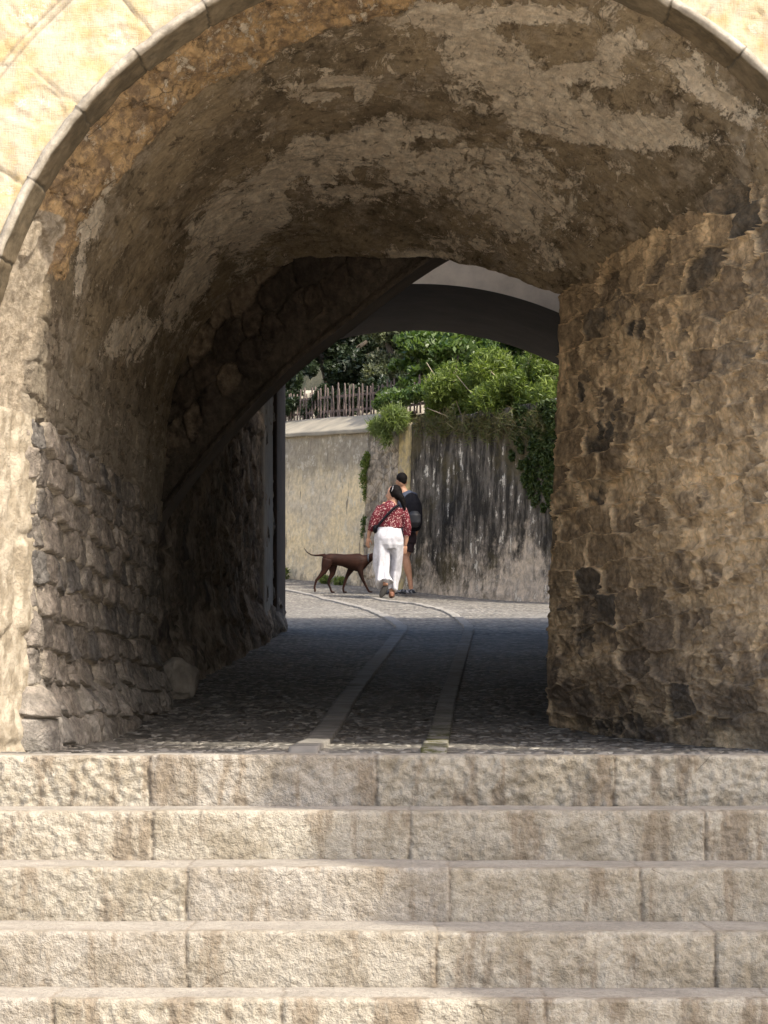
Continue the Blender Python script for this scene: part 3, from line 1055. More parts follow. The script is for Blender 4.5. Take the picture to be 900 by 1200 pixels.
M_rock = simple('rock', (.36, .31, .25), (.22, .19, .155), 12, 40, .9, .015)
rock('boulder', (-1.135, 14.15, float(gz(14.15)) + .085), (.105, .10, .125), 3, M_rock, 'squat rounded boulder lying against the foot of the left passage wall', 'boulder')

# ================================================================== STREET BEYOND
W0 = np.array([-1.763, 43.0]); WU = np.array([.472, -.8815]); WN = np.array([-.8815, -.472])


def wpt(u, off=0.0):
    return W0 + WU * u + WN * off


def u_of_x(x):
    k = (x - 450) / FP
    return (k * 43 + 1.763) / (.472 + .8815 * k)


def wtop(u):
    return ZC + np.interp(u, [-8, 0, 3.46, 4.2, 4.6, 7, 12], [4.9, 4.52, 4.29, 4.27, 4.28, 4.22, 4.2])


rw = thing('retaining_wall', 'tall weathered retaining wall with dark damp stains behind the walkers', 'wall', loc=(0, 39.5, 1.9))


def wall_piece(name, u0, u1, off, mat, cellsz=None, amp=.02, seed=1, ztop=0.0, label=None, z0=None):
    us = np.arange(u0, u1 + .001, .028)
    vs_ = np.linspace(0, 1, 110)
    U, T = np.meshgrid(us, vs_, indexing='ij')
    XY = W0 + WU * U[..., None] + WN * (off + np.zeros_like(U))[..., None]
    zb = gz(XY[..., 1]) - .12
    zt = wtop(U) + ztop
    Z = zb + (zt - zb) * T
    p = uv3(U, Z, seed)
    h = amp * fbm(p, 1.2, 4, seed) + amp * .6 * fbm(p, 6, 4, seed + 2)
    if cellsz:
        e, r1, r2 = cells(U + .05 * fbm(p, 4, 2, seed), Z + .05 * fbm(p, 4, 2, seed + 1), cellsz, cellsz * .8, .8, seed, 2.4)
        h += .05 * sstep(0, .3, e) * (.3 + .7 * r1)
    h += .05 * sstep(.45, .0, Z - zb)  # thickened foot
    bat = -.12 * T                      # slight batter
    XY = XY + WN * (h + bat + .12)[..., None]
    V = np.concatenate([XY, Z[..., None]], -1)
    # returns at both ends and top going back
    back = V.copy()[:, -1:, :]
    back[..., :2] -= WN * .5
    V = np.concatenate([V, back], 1)
    L_ = V[:1].copy(); L_[..., :2] -= WN * .5
    R_ = V[-1:].copy(); R_[..., :2] -= WN * .5
    V = np.concatenate([L_, V, R_], 0)
    o = keep(link(name, grid_mesh(name, V, None, True), mat), rw)
    if label:
        o['label'] = label
    return o


ucr, uro, uyl, uyr = u_of_x(432), u_of_x(437), u_of_x(470), u_of_x(483)
wall_piece('wall_section', -9, ucr, 0, retaining_mat('plain'), amp=.03, seed=21, label='pale yellowish plastered section of the wall')
wall_piece('wall_section', ucr + .03, uyl, -.02, retaining_mat('rough'), cellsz=.3, amp=.03, seed=22, ztop=-.02, label='bare rubble section of the wall')
wall_piece('quoin', uyl, uyr, .02, retaining_mat('quoin'), amp=.015, seed=23, ztop=-.0, label='narrow yellowish vertical strip of dressed stone')
wall_piece('wall_section', uyr, 13, .0, retaining_mat('stained'), amp=.035, seed=24, ztop=.0, label='dark stained section of the wall')
# sloping coping on the left part
us = np.linspace(-9, u_of_x(447), 120)
pr = [(.06, -.05), (.07, .0), (.02, .03), (-.25, .16), (-.50, .29), (-.62, .30), (-.62, .0)]
V = np.zeros((len(us), len(pr), 3))
for j, (off, dz) in enumerate(pr):
    xy = W0 + WU * us[:, None] + WN * off
    V[:, j, :2] = xy
    V[:, j, 2] = wtop(us) + dz + .01 * fbm(uv3(us, us * 0 + j), 1.5, 2, 4)
M_coping = simple('coping_mortar', (.34, .30, .23), (.22, .20, .16), 2.5, 30, .4, .02)
keep(link('coping', grid_mesh('coping', V, None, True), M_coping), rw)

# ---- terrace ground and hillside behind the wall
rows = np.linspace(.45, 30, 60)
U, O = np.meshgrid(np.linspace(-12, 16, 70), rows, indexing='ij')
XY = W0 + WU * U[..., None] - WN * O[..., None]
Z = wtop(U) + .22 + np.where(O > 4.5, np.minimum((O - 4.5) * 2.0, 5.0), 0) + .10 * fbm(uv3(U, O), .6, 3, 5) * np.minimum(O, 1) + .25 * sstep(3.8, 5.5, U) * sstep(.3, 1.8, O)
V = np.concatenate([XY, Z[..., None]], -1)
M_hill = simple('hillside_rock', (.17, .15, .09), (.07, .07, .035), 1.6, 12, .8, .08)
tag(link('hillside', grid_mesh('hillside', V, None, True), M_hill), kind='structure')

# pale boundary wall high behind the fence + slim post
bw = thing('boundary_wall', 'low pale masonry wall glimpsed behind the picket fence', 'wall', loc=(-1.3, 47.5, 4.9))
us_ = np.linspace(-3.6, .8, 60)
T, Z = np.meshgrid(us_, np.linspace(4.5, 6.02, 30), indexing='ij')
V = np.stack([T, 47.5 + .0 * T, Z], -1)
p = uv3(T, Z)
e, r1, r2 = cells(T + .04 * fbm(p, 3, 2, 1), Z, .42, .24, .6, 9, 3)
V[..., 1] -= .05 * sstep(0, .25, e) * (.4 + .6 * r1)
V[..., 2] -= (Z > 5.95) * .25 * np.clip(fbm(p, .8, 2, 6), 0, 1)
back = V[:, -1:, :].copy(); back[..., 1] += .4
V = np.concatenate([V, back], 1)
keep(link('wall_face', grid_mesh('wall_face', V, None, True), simple('boundary_stone', (.50, .46, .38), (.34, .30, .24), 5, 30, .6, .02)), bw)

# ---- picket fence on the coping
M_picket = simple('picket_wood', (.18, .135, .12), (.10, .08, .072), 9, 80, .3, .003)
fence = thing('picket_fence', 'weathered brown wooden picket fence standing on the wall coping', 'fence', loc=(*wpt(1.5, -.56), 4.9))
u0f, u1f = -2.0, 5.0
ppick = None
npk = 0
u = u0f
meshes = []
for i in range(4):
    wd, hh, tk = .026 + .006 * random.random(), .50 + .05 * random.random(), .018
    bm = bmesh.new()
    lvl = [(-.03, 1), (hh * .5, 1), (hh - .04, .95), (hh, .25)]
    rings = []
    for z_, s_ in lvl:
        b_ = .004 * random.uniform(-1, 1)
        rings.append([bm.verts.new((sx * wd * .5 * s_ + b_, sy * tk * .5, z_)) for sx, sy in ((-1, -1), (1, -1), (1, 1), (-1, 1))])
    for a, b in zip(rings[:-1], rings[1:]):
        for k in range(4):
            bm.faces.new((a[k], a[(k + 1) % 4], b[(k + 1) % 4], b[k]))
    bm.faces.new(rings[-1]); bm.faces.new(rings[0][::-1])
    me = bpy.data.meshes.new('picket'); bm.to_mesh(me); bm.free()
    me.materials.append(M_picket)
    meshes.append(me)
angw = math.atan2(WU[1], WU[0])
while u < u1f:
    xy = wpt(u, -.56 + random.uniform(-.015, .015))
    o = bpy.data.objects.new('picket', meshes[npk % 4])
    COL.objects.link(o)
    o.location = (xy[0], xy[1], float(wtop(u)) + .28)
    o.rotation_euler = (random.uniform(-.05, .05), random.uniform(-.05, .05), angw + random.uniform(-.2, .2))
    o.scale = (1, 1, random.uniform(.88, 1.1))
    keep(o, fence)
    npk += 1
    u += random.uniform(.10, .135)
for dz in (.12, .36):
    vs, fs = [], []
    N_ = 24
    for i in range(N_ + 1):
        uu = u0f + (u1f - u0f) * i / N_
        for off, ddz in ((-.575, -.02), (-.575, .02), (-.60, .02), (-.60, -.02)):
            xy = wpt(uu, off)
            vs.append((xy[0], xy[1], float(wtop(uu)) + .28 + dz + ddz))
    for i in range(N_):
        for k in range(4):
            fs.append((i * 4 + k, i * 4 + (k + 1) % 4, (i + 1) * 4 + (k + 1) % 4, (i + 1) * 4 + k))
    keep(link('rail', faces_mesh('rail', vs, fs), M_picket), fence)

# ---------------------------------------------------------------- foliage
def leaves_mesh(name, centres, radii, n_per, lsize, lshape=.45, squash=1.0, shell=.0, seed=1, droop=0.0, jitter=.35, spread=None):
    """many small rhombic leaves round a set of clump centres"""
    r = np.random.default_rng(seed)
    Cs, Rs = [], []
    for c, rad, nn in zip(centres, radii, n_per):
        v = r.normal(size=(nn, 3))
        v /= np.linalg.norm(v, axis=1, keepdims=True)
        rr = (shell + (1 - shell) * r.random(nn) ** .5)
        rr = rr * (1 + jitter * (r.random(nn) - .5))
        q = np.array(c) + v * rr[:, None] * np.array(rad)
        q[:, 2] -= droop * r.random(nn) ** 2
        Cs.append(q)
        Rs.append(v)
    C_ = np.concatenate(Cs)
    O_ = np.concatenate(Rs)
    n = len(C_)
    # break up clump surface with noise: remove leaves in gaps
    g = fbm(C_, 3.2 / max(.3, float(np.mean([np.mean(x) for x in radii]))) , 3, seed + 5)
    kp = g > -.18
    C_, O_ = C_[kp], O_[kp]
    n = len(C_)
    a = O_ * .5 + r.normal(size=(n, 3)) * .7 + np.array([0, 0, .15])
    a /= np.linalg.norm(a, axis=1, keepdims=True)
    b = np.cross(a, r.normal(size=(n, 3)))
    b /= np.linalg.norm(b, axis=1, keepdims=True)
    L = lsize * (.6 + .8 * r.random(n))[:, None]
    w = L * lshape * .5
    nn_ = np.cross(a, b)
    v0 = C_ - a * L * .5
    v1 = C_ + b * w - nn_ * w * .25
    v2 = C_ + a * L * .5
    v3 = C_ - b * w - nn_ * w * .25
    V = np.stack([v0, v1, v2, v3], 1).reshape(-1, 3)
    me = bpy.data.meshes.new(name)
    me.vertices.add(len(V))
    me.vertices.foreach_set('co', V.reshape(-1).astype(np.float32))
    me.loops.add(n * 4)
    me.loops.foreach_set('vertex_index', np.arange(n * 4, dtype=np.int32))
    me.polygons.add(n)
    me.polygons.foreach_set('loop_start', np.arange(0, n * 4, 4, dtype=np.int32))
    me.polygons.foreach_set('loop_total', np.full(n, 4, dtype=np.int32))
    me.update(calc_edges=True)
    return me


def tube_into(bm, pts, radii, seg=7):
    rings = []
    pts = [Vector(p) for p in pts]
    for i, p in enumerate(pts):
        t = (pts[min(i + 1, len(pts) - 1)] - pts[max(i - 1, 0)]).normalized()
        up = Vector((0, 1, 0)) if abs(t.y) < .9 else Vector((1, 0, 0))
        a = t.cross(up).normalized()
        b = t.cross(a).normalized()
        rings.append([bm.verts.new(p + (a * math.cos(k * 2 * math.pi / seg) + b * math.sin(k * 2 * math.pi / seg)) * radii[i]) for k in range(seg)])
    for a, b in zip(rings[:-1], rings[1:]):
        for k in range(seg):
            bm.faces.new((a[k], a[(k + 1) % seg], b[(k + 1) % seg], b[k]))
    if len(rings[0]) > 2:
        bm.faces.new(rings[0][::-1]); bm.faces.new(rings[-1])


def bm_obj(name, bm, mat, parent=None, smooth=True):
    me = bpy.data.meshes.new(name)
    bmesh.ops.recalc_face_normals(bm, faces=bm.faces[:])
    bm.to_mesh(me); bm.free()
    if smooth:
        me.polygons.foreach_set('use_smooth', np.ones(len(me.polygons), dtype=bool))
    o = link(name, me, mat)
    if parent is not None:
        keep(o, parent)
    return o


M_bark = simple('bark', (.10, .08, .06), (.06, .05, .04), 12, 40, .8, .02)
M_twig = simple('twig', (.34, .28, .20), (.22, .18, .13), 12, 40, .4, .01)
L_dark = leaf_mat('leaf_dark', (.018, .030, .014), (.035, .050, .022), .15, .45)
L_olive = leaf_mat('leaf_olive', (.07, .085, .045), (.16, .17, .10), .25, .5)
L_green = leaf_mat('leaf_green', (.025, .052, .014), (.125, .18, .05), .32, .42)
L_lime = leaf_mat('leaf_lime', (.045, .075, .014), (.20, .25, .055), .35, .55)
L_fern = leaf_mat('leaf_fern', (.12, .16, .05), (.20, .24, .09), .35, .6)
L_ivy = leaf_mat('leaf_ivy', (.035, .055, .014), (.065, .09, .022), .2, .6)


def plant(name, label, cat, clumps, lsize, lshape, mat, seed, stems=None, stem_mat=None, shell=.35, group=None, droop=0.0, stem_name='branches', leaf_name='foliage', jitter=.35, sub=0):
    """clumps: (px,py,depth, rx_px, ry_px, n)"""
    cs, rs, ns = [], [], []
    if sub:
        rq = random.Random(seed)
        cl2 = []
        for (x, y, d, rx, ry, nn) in clumps:
            for _ in range(sub):
                a_ = rq.uniform(0, 6.283); q_ = math.sqrt(rq.random())
                k_ = rq.uniform(.28, .48)
                cl2.append((x + rx * q_ * math.cos(a_), y + ry * q_ * math.sin(a_), d + rq.uniform(-1, 1) * max(rx, ry) / FP * d, rx * k_, ry * k_, int(nn / sub * rq.uniform(.7, 1.3))))
        clumps = cl2
    for (x, y, d, rx, ry, nn) in clumps:
        cs.append(P(x, y, d))
        rs.append((rx / FP * d, max(rx, ry) / FP * d * .9, ry / FP * d))
        ns.append(nn)
    base = np.mean(cs, axis=0)
    root = thing(name, label, cat, group, loc=tuple(base))
    keep(link(leaf_name, leaves_mesh(leaf_name, cs, rs, ns, lsize, lshape, seed=seed, shell=shell, droop=droop, jitter=jitter), mat), root)
    if stems:
        bm = bmesh.new()
        for st in stems:
            pts = [P(*q[:3]) for q in st]
            tube_into(bm, pts, [q[3] for q in st])
        bm_obj(stem_name, bm, stem_mat or M_bark, root)
    return root


# dark evergreen behind the fence
plant('evergreen_tree', 'dark evergreen tree with a leaning trunk behind the picket fence', 'tree',
      [(352, 425, 45.5, 24, 26, 5200), (338, 450, 45.2, 14, 30, 2600), (402, 405, 45.5, 30, 28, 7000), (425, 430, 45.2, 24, 26, 5200), (395, 445, 45.2, 16, 22, 2600), (440, 455, 44.9, 20, 14, 2200), (368, 392, 46, 40, 22, 4500), (450, 385, 46, 30, 26, 4000)],
      .10, .5, L_dark, 5, sub=12, stems=[[(400, 500, 45.6, .17), (390, 450, 45.5, .15), (380, 415, 45.5, .12), (372, 380, 45.6, .08)], [(388, 440, 45.5, .08), (410, 415, 45.4, .06), (430, 400, 45.3, .03)],
                                 [(382, 420, 45.5, .06), (360, 410, 45.4, .05), (345, 400, 45.3, .03)]], stem_name='trunk', leaf_name='crown')
plant('olive_tree', 'grey green olive tree with small pale leaves behind the fence, right of the dark evergreen', 'tree',
      [(462, 405, 44.2, 30, 20, 3000), (448, 435, 44.0, 22, 18, 1800), (478, 425, 43.8, 20, 24, 1800), (470, 380, 44.5, 40, 20, 3000)],
      .085, .4, L_olive, 6, sub=10, stems=[[(468, 500, 44.2, .09), (465, 450, 44.2, .08), (458, 415, 44.2, .06), (450, 385, 44.2, .04)], [(464, 440, 44.2, .05), (478, 415, 44, .04), (490, 390, 44, .03)]], stem_name='trunk', leaf_name='crown')
plant('bay_tree', 'mid green tree filling the background above the bushes at the right', 'tree',
      [(560, 400, 42.5, 34, 26, 8500), (600, 405, 42.2, 36, 28, 9500), (640, 405, 42.0, 30, 30, 7500), (610, 370, 42.6, 50, 22, 5000), (520, 385, 43, 40, 24, 6200), (530, 425, 42.6, 34, 24, 6500), (585, 440, 42.0, 40, 24, 6500), (650, 450, 41.5, 30, 26, 4200)],
      .11, .4, L_green, 41, sub=9, stems=[[(590, 520, 42.4, .10), (592, 460, 42.4, .08), (600, 400, 42.4, .05), (610, 360, 42.4, .03)]], stem_name='trunk', leaf_name='crown')
# broadleaf shrub centre (large glossy leaves)
plant('broadleaf_shrub', 'bright broad-leaved shrub leaning over the fence end at the middle of the wall top', 'shrub',
      [(490, 405, 40.5, 28, 18, 900), (520, 400, 40.0, 34, 18, 1300), (470, 425, 40.6, 20, 12, 420), (475, 455, 40.2, 24, 12, 520), (555, 405, 39.5, 30, 16, 900), (500, 430, 40.3, 22, 14, 420)],
      .13, .42, L_green, 7, sub=10, stems=[[(500, 480, 40.4, .03), (495, 440, 40.4, .025), (485, 405, 40.4, .015)], [(520, 480, 40, .03), (535, 430, 40, .02), (540, 395, 40, .012)]], shell=.25)
# feathery bushes along the wall top to the right
plant('feathery_bush', 'round feathery light green bush spilling over the middle of the wall top', 'bush',
      [(540, 455, 38.0, 36, 24, 9000), (515, 470, 38.2, 18, 14, 2400), (565, 470, 37.6, 22, 16, 3800)],
      .085, .2, L_lime, 8, sub=13, stems=[[(505, 500, 38.2, .012), (525, 465, 38.1, .010), (500, 425, 38.3, .006)], [(545, 500, 37.9, .014), (535, 470, 38, .01), (520, 445, 38, .006)],
                                   [(555, 500, 37.7, .012), (530, 490, 37.8, .01), (500, 478, 37.9, .006)], [(530, 505, 37.9, .010), (555, 485, 37.5, .008), (575, 478, 37.4, .005)]], stem_mat=M_twig, shell=.55, droop=.12)
plant('feathery_bush', 'tallest feathery green bush hanging over the right end of the wall, beside the passage corner', 'bush',
      [(600, 430, 36.8, 40, 28, 9500), (628, 450, 36.3, 26, 30, 6500), (590, 465, 36.9, 34, 22, 6000), (640, 415, 36.4, 26, 20, 3600), (575, 425, 37.4, 26, 18, 3000), (655, 470, 36, 26, 34, 4000)],
      .09, .2, L_lime, 9, sub=13, stems=[[(600, 500, 37, .014), (600, 460, 36.9, .010), (570, 430, 37, .006)], [(620, 500, 36.5, .014), (610, 450, 36.6, .01), (625, 410, 36.6, .006)],
                                  [(595, 495, 37, .012), (560, 470, 37.1, .008), (535, 440, 37.3, .004)]], stem_mat=M_twig, shell=.5, droop=.15)
# dark trailing growth hanging down at right
cl = []
rg = random.Random(4)
for i in range(110):
    y = 474 + i * 1.12
    w_ = 26 if y < 540 else 20 * (610 - y) / 70 + 4
    x = 652 - rg.random() ** 1.2 * (w_ * 1.7 + 8)
    u = u_of_x(x)
    d = 43 - .8815 * u - .10
    cl.append((x, y, d, 5, 7, 190))
plant('trailing_ivy', 'dark green trailing growth hanging down the right edge of the stained wall', 'climber', cl, .06, .45, L_ivy, 10, shell=.2)
# upper fringe of dry stems hanging over the wall edge
plant('grass_tuft', 'grey green fountain of grass drooping over the wall edge at the crack', 'grass tuft',
      [(462, 487, 39.0, 18, 14, 1500), (445, 497, 39.2, 14, 10, 900), (452, 508, 39.1, 8, 12, 500)], .20, .07, L_fern, 11, shell=.1, droop=.1)
plant('leafy_shrub', 'small fresh green shrub in front of the fence just above the grass tuft', 'shrub',
      [(468, 466, 39.6, 26, 10, 900), (448, 474, 39.8, 14, 7, 420), (490, 460, 39.4, 18, 10, 600)], .09, .35, L_green, 12, shell=.2)


fr = []
for x in range(492, 640, 5):
    fr.append((x + rg.uniform(-3, 3), 492 + rg.uniform(-6, 8), 43 - .8815 * u_of_x(x) - .12, 6, 9 + rg.uniform(0, 6), 130))
plant('dry_fringe', 'dry brown and green stems drooping over the top edge of the stained wall', 'grass', fr, .17, .07, leaf_mat('leaf_dry', (.16, .12, .07), (.12, .14, .05), .2, .7), 31, shell=.1, droop=.18)
plant('low_hedge', 'dark low shrubs just behind the picket fence', 'hedge', [(x, 478 - (x - 330) * .16, 44.2 - (x - 330) * .02, 14, 16, 2600) for x in range(322, 480, 12)], .08, .5, L_dark, 32, sub=4)


def wd_(x): return 43 - .8815 * u_of_x(x) - .13


plant('wall_fern', 'larger bright fern rooted high in the crack between the wall sections', 'fern',
      [(428, 545, wd_(428), 6, 12, 420), (427, 562, wd_(427), 7, 13, 480), (430, 535, wd_(430), 4, 8, 160), (428, 580, wd_(428), 4, 8, 160)], .05, .35, L_lime, 13, shell=.1)
plant('wall_fern', 'smaller dull fern low in the crack beside the woman', 'fern',
      [(428, 612, wd_(428), 5, 9, 300), (426, 624, wd_(426), 4, 8, 200)], .05, .35, L_green, 14, shell=.1)
for (x, lab, sd_) in ((350, 'taller weed tuft at the wall foot behind the dog\'s tail', 15), (399, 'weed tuft at the wall foot seen between the dog\'s legs', 16), (416, 'thin weed tuft at the wall foot by the dog\'s front legs', 17)):
    u_ = u_of_x(x)
    xy = wpt(u_, .28)
    zb = float(gz(xy[1]))
    root = thing('weed_tuft', lab, 'weed', 'weeds along the wall foot', loc=(xy[0], xy[1], zb))
    hh = .13 if x == 350 else .08
    me = leaves_mesh('foliage', [(xy[0], xy[1], zb + hh * .6)], [(.10, .16, hh)], [420], .07, .3, seed=sd_, shell=.1)
    keep(link('foliage', me, L_fern if x != 350 else L_lime), root)

# ================================================================== FIGURES
def loft(bm, rings, seg=18):
    """rings: (x,y,z,rx,ry[,axis]) horizontal ellipses unless tangent follows path"""
    cs = [Vector(r[:3]) for r in rings]
    prev = None
    a = None
    for i, r in enumerate(rings):
        t = (cs[min(i + 1, len(cs) - 1)] - cs[max(i - 1, 0)]).normalized()
        if a is None:
            a = Vector((0, 0, 1)) if abs(t.x) > .75 else Vector((1, 0, 0))
        a = a - t * t.dot(a)
        a.normalize()
        b = t.cross(a).normalized()
        ring = [bm.verts.new(cs[i] + a * (math.cos(k * 2 * math.pi / seg) * r[3]) + b * (math.sin(k * 2 * math.pi / seg) * r[4])) for k in range(seg)]
        if prev:
            for k in range(seg):
                bm.faces.new((prev[k], prev[(k + 1) % seg], ring[(k + 1) % seg], ring[k]))
        else:
            bm.faces.new(ring[::-1])
        prev = ring
    bm.faces.new(prev)


def ell(bm, c, r, rot=None):
    M_ = Matrix.Translation(c) @ (rot or Matrix.Identity(4)) @ Matrix.Diagonal((*r, 1))
    bmesh.ops.create_uvsphere(bm, u_segments=18, v_segments=12, radius=1, matrix=M_)


def fuse(name, bm, mat, parent, voxel=.011, smooth_it=4, disp=None):
    me = bpy.data.meshes.new(name)
    bmesh.ops.recalc_face_normals(bm, faces=bm.faces[:])
    bm.to_mesh(me); bm.free()
    tmp = bpy.data.objects.new('tmp', me)
    COL.objects.link(tmp)
    m = tmp.modifiers.new('r', 'REMESH'); m.mode = 'VOXEL'; m.voxel_size = voxel
    s_ = tmp.modifiers.new('s', 'SMOOTH'); s_.iterations = smooth_it; s_.factor = .5
    dgp = bpy.context.evaluated_depsgraph_get()
    me2 = bpy.data.meshes.new_from_object(tmp.evaluated_get(dgp))
    bpy.data.objects.remove(tmp); bpy.data.meshes.remove(me)
    if disp is not None:
        co = np.zeros(len(me2.vertices) * 3, np.float32)
        me2.vertices.foreach_get('co', co)
        co = co.reshape(-1, 3).astype(float)
        no = np.zeros(len(me2.vertices) * 3, np.float32)
        me2.vertices.foreach_get('normal', no)
        co += no.reshape(-1, 3) * disp(co)[:, None]
        me2.vertices.foreach_set('co', co.reshape(-1).astype(np.float32))
    me2.name = name
    me2.polygons.foreach_set('use_smooth', np.ones(len(me2.polygons), dtype=bool))
    o = link(name, me2, mat)
    if parent is not None:
        o.parent = parent
    return o


M_skin = plain('skin', (.42, .235, .155), .55)
M_skin_m = plain('skin_tan', (.36, .20, .13), .55)
M_hair = plain('hair_black', (.006, .005, .005), .7, spec=.08)
M_white = simple('white_cloth', (.50, .50, .53), (.44, .44, .48), 6, 60, .3, .01)
M_black = plain('black_cloth', (.008, .008, .011), .75, spec=.12)
M_navy = plain('navy_cloth', (.045, .055, .085), .8)
M_sole = plain('black_rubber', (.02, .018, .016), .7)
M_tan = plain('tan_leather', (.20, .095, .06), .6)
M_sandal = simple('sandal', (.03, .035, .045), (.30, .32, .36), 30, 60, .3, .004, lo=.5, hi=.56)
M_short = plain('dark_shorts', (.028, .018, .022), .85)


def dots():
    n = NB('red_dotted_cloth', .85, .2)
    f = n.voro(44, n.obj((1, 1, 1)), 'F1', 'Distance', .75)
    c = n.mix(n.ramp(f, .36, .24), (.105, .014, .022), (.46, .33, .31))
    n.color(vary(n, c, .15, 12))
    n.bump(n.noise(40, 3, .6), .3, .01)
    return n.m


M_dots = dots()

# ---- woman (local metres, origin between the feet, +Y away from the camera)
WD = 36.8
wx = (457 - 450) / FP * WD
wz = float(gz(WD)) + .005
SW = FP / WD


def wl(x, y, dy=0.0):
    return (((x - 457) / SW), dy, (704.5 - y) / SW)


woman = thing('person', 'woman in a red dotted blouse and wide white trousers walking away, head turned left', 'person', loc=(wx, WD, wz))
bm = bmesh.new()
# torso
loft(bm, [(*wl(456, 640), .14, .12), (*wl(456, 628), .17, .13), (*wl(457, 612), .15, .11), (*wl(458, 602), .165, .11), (*wl(459, 597), .14, .09), (*wl(461, 593.5), .06, .06), (*wl(462.5, 588), .052, .055), (*wl(462.5, 583), .05, .055)])
# head turned to profile (nose to the left)
ell(bm, wl(461.5, 583, .02), (.098, .078, .118))
ell(bm, wl(457.5, 587, .02), (.055, .05, .06))             # jaw
loft(bm, [(*wl(454.5, 583.2, .03), .014, .012), (*wl(452.6, 585.6, .035), .018, .014), (*wl(453.6, 586.6, .03), .012, .012)], 10)  # nose
ell(bm, wl(453.9, 588.6, .03), (.012, .022, .008))           # lips
ell(bm, wl(454.6, 590.8, .02), (.02, .022, .018))            # chin
ell(bm, wl(462.5, 585, -.062), (.018, .012, .03))           # ear
# arms
loft(bm, [(*wl(447.5, 599.5), .05, .05), (*wl(439, 611, -.02), .045, .05), (*wl(435.5, 619, 0), .038, .04), (*wl(433, 628, .04), .034, .034), (*wl(431.8, 634, .06), .024, .028)], 12)
loft(bm, [(*wl(470, 602), .05, .05), (*wl(476.5, 614, .0), .045, .05), (*wl(477.5, 625, .0), .038, .04), (*wl(476, 637, .04), .032, .032), (*wl(475, 643, .06), .024, .027)], 12)
# legs
loft(bm, [(*wl(450, 640), .09, .09), (*wl(449, 662), .065, .065), (*wl(452, 683, -.08), .045, .05), (*wl(451.6, 691, -.13), .035, .04)], 12)
loft(bm, [(*wl(463, 640), .09, .09), (*wl(463, 668, .11), .06, .06), (*wl(460, 690, .10), .045, .05), (*wl(459, 700, .08), .035, .04)], 12)


def hand(bm, w, dirv, palm_n, side):
    """palm + 4 fingers + thumb; w wrist, dirv down the hand, side: +1/-1 thumb direction along cross"""
    w = Vector(w); d = Vector(dirv).normalized(); n_ = Vector(palm_n).normalized(); s_ = d.cross(n_).normalized()
    c = w + d * .045
    M_ = Matrix((s_.to_4d(), d.to_4d(), n_.to_4d(), (0, 0, 0, 1))).transposed()
    M_.col[3] = (0, 0, 0, 1)
    for i in range(4):
        for j in range(3):
            M_[3][j] = 0
    ell(bm, c, (.040, .052, .018), M_)
    for i, ln in enumerate((.068, .078, .072, .056)):
        b0 = w + d * .082 + s_ * (.030 - .020 * i)
        b1 = b0 + d * ln * .5 + n_ * .008
        b2 = b1 + d * ln * .42 + n_ * .022
        loft(bm, [(*b0, .0105, .0105), (*b1, .0095, .0095), (*b2, .008, .008)], 8)
    b0 = w + d * .03 + s_ * .03 * side
    b1 = b0 + d * .03 + s_ * .03 * side + n_ * .01
    b2 = b1 + d * .03 + s_ * .006 * side + n_ * .012
    loft(bm, [(*b0, .014, .014), (*b1, .012, .012), (*b2, .009, .009)], 8)


hand(bm, wl(431.8, 634, .06), (-.15, .15, -1), (.6, .7, 0), 1)
hand(bm, wl(475, 643, .06), (-.05, .2, -1), (-.6, .7, 0), -1)
fuse('body', bm, M_skin, woman, .0085, 3)
# blouse
bm = bmesh.new()
loft(bm, [(*wl(456, 625.5), .155, .125), (*wl(456, 621), .19, .14), (*wl(457, 612), .175, .13), (*wl(458, 604), .185, .13), (*wl(459, 598.5), .165, .11), (*wl(460, 595), .10, .085), (*wl(461, 593.5), .07, .07)])
loft(bm, [(*wl(447, 598.5), .068, .07), (*wl(440.5, 609, -.02), .066, .068), (*wl(436.8, 618, -.01), .062, .064), (*wl(434.6, 626, .03), .052, .054)], 14)
loft(bm, [(*wl(470, 600), .07, .07), (*wl(475.5, 611, .0), .066, .07), (*wl(477.3, 622, .0), .062, .065), (*wl(476.5, 632, .03), .052, .055)], 14)
fuse('blouse', bm, M_dots, woman, .011, 4, lambda c: .010 * fbm(c * np.array([1, 1, .6]), 11, 2, 3))
# wide trousers
bm = bmesh.new()
loft(bm, [(*wl(455.5, 621.5), .17, .125), (*wl(455.5, 627), .19, .145), (*wl(455.5, 636), .215, .175), (*wl(455.5, 643), .21, .165), (*wl(455.5, 648), .19, .14)], 24)
loft(bm, [(*wl(448.5, 640, -.01), .118, .13), (*wl(447, 655, -.02), .114, .12), (*wl(447.2, 670, -.02), .118, .12), (*wl(448.6, 682, -.06), .128, .13), (*wl(449.8, 689, -.10), .138, .145)], 20)
loft(bm, [(*wl(463.8, 640, -.01), .112, .13), (*wl(464.8, 655, .06), .095, .115), (*wl(463.5, 672, .12), .085, .105), (*wl(461.8, 686, .12), .08, .10), (*wl(461, 696, .10), .078, .10)], 20)
ell(bm, wl(449.5, 634, -.07), (.11, .09, .13))
ell(bm, wl(462, 634, -.07), (.11, .09, .13))


def folds(c):
    return .020 * np.sin(c[:, 0] * 55 + 3 * np.sin(c[:, 2] * 5 + 1) + c[:, 2] * 8) * sstep(.9, .3, c[:, 2]) + .008 * fbm(c * np.array([1, 1, .4]), 12, 2, 5)


fuse('trousers', bm, M_white, woman, .009, 2, folds)
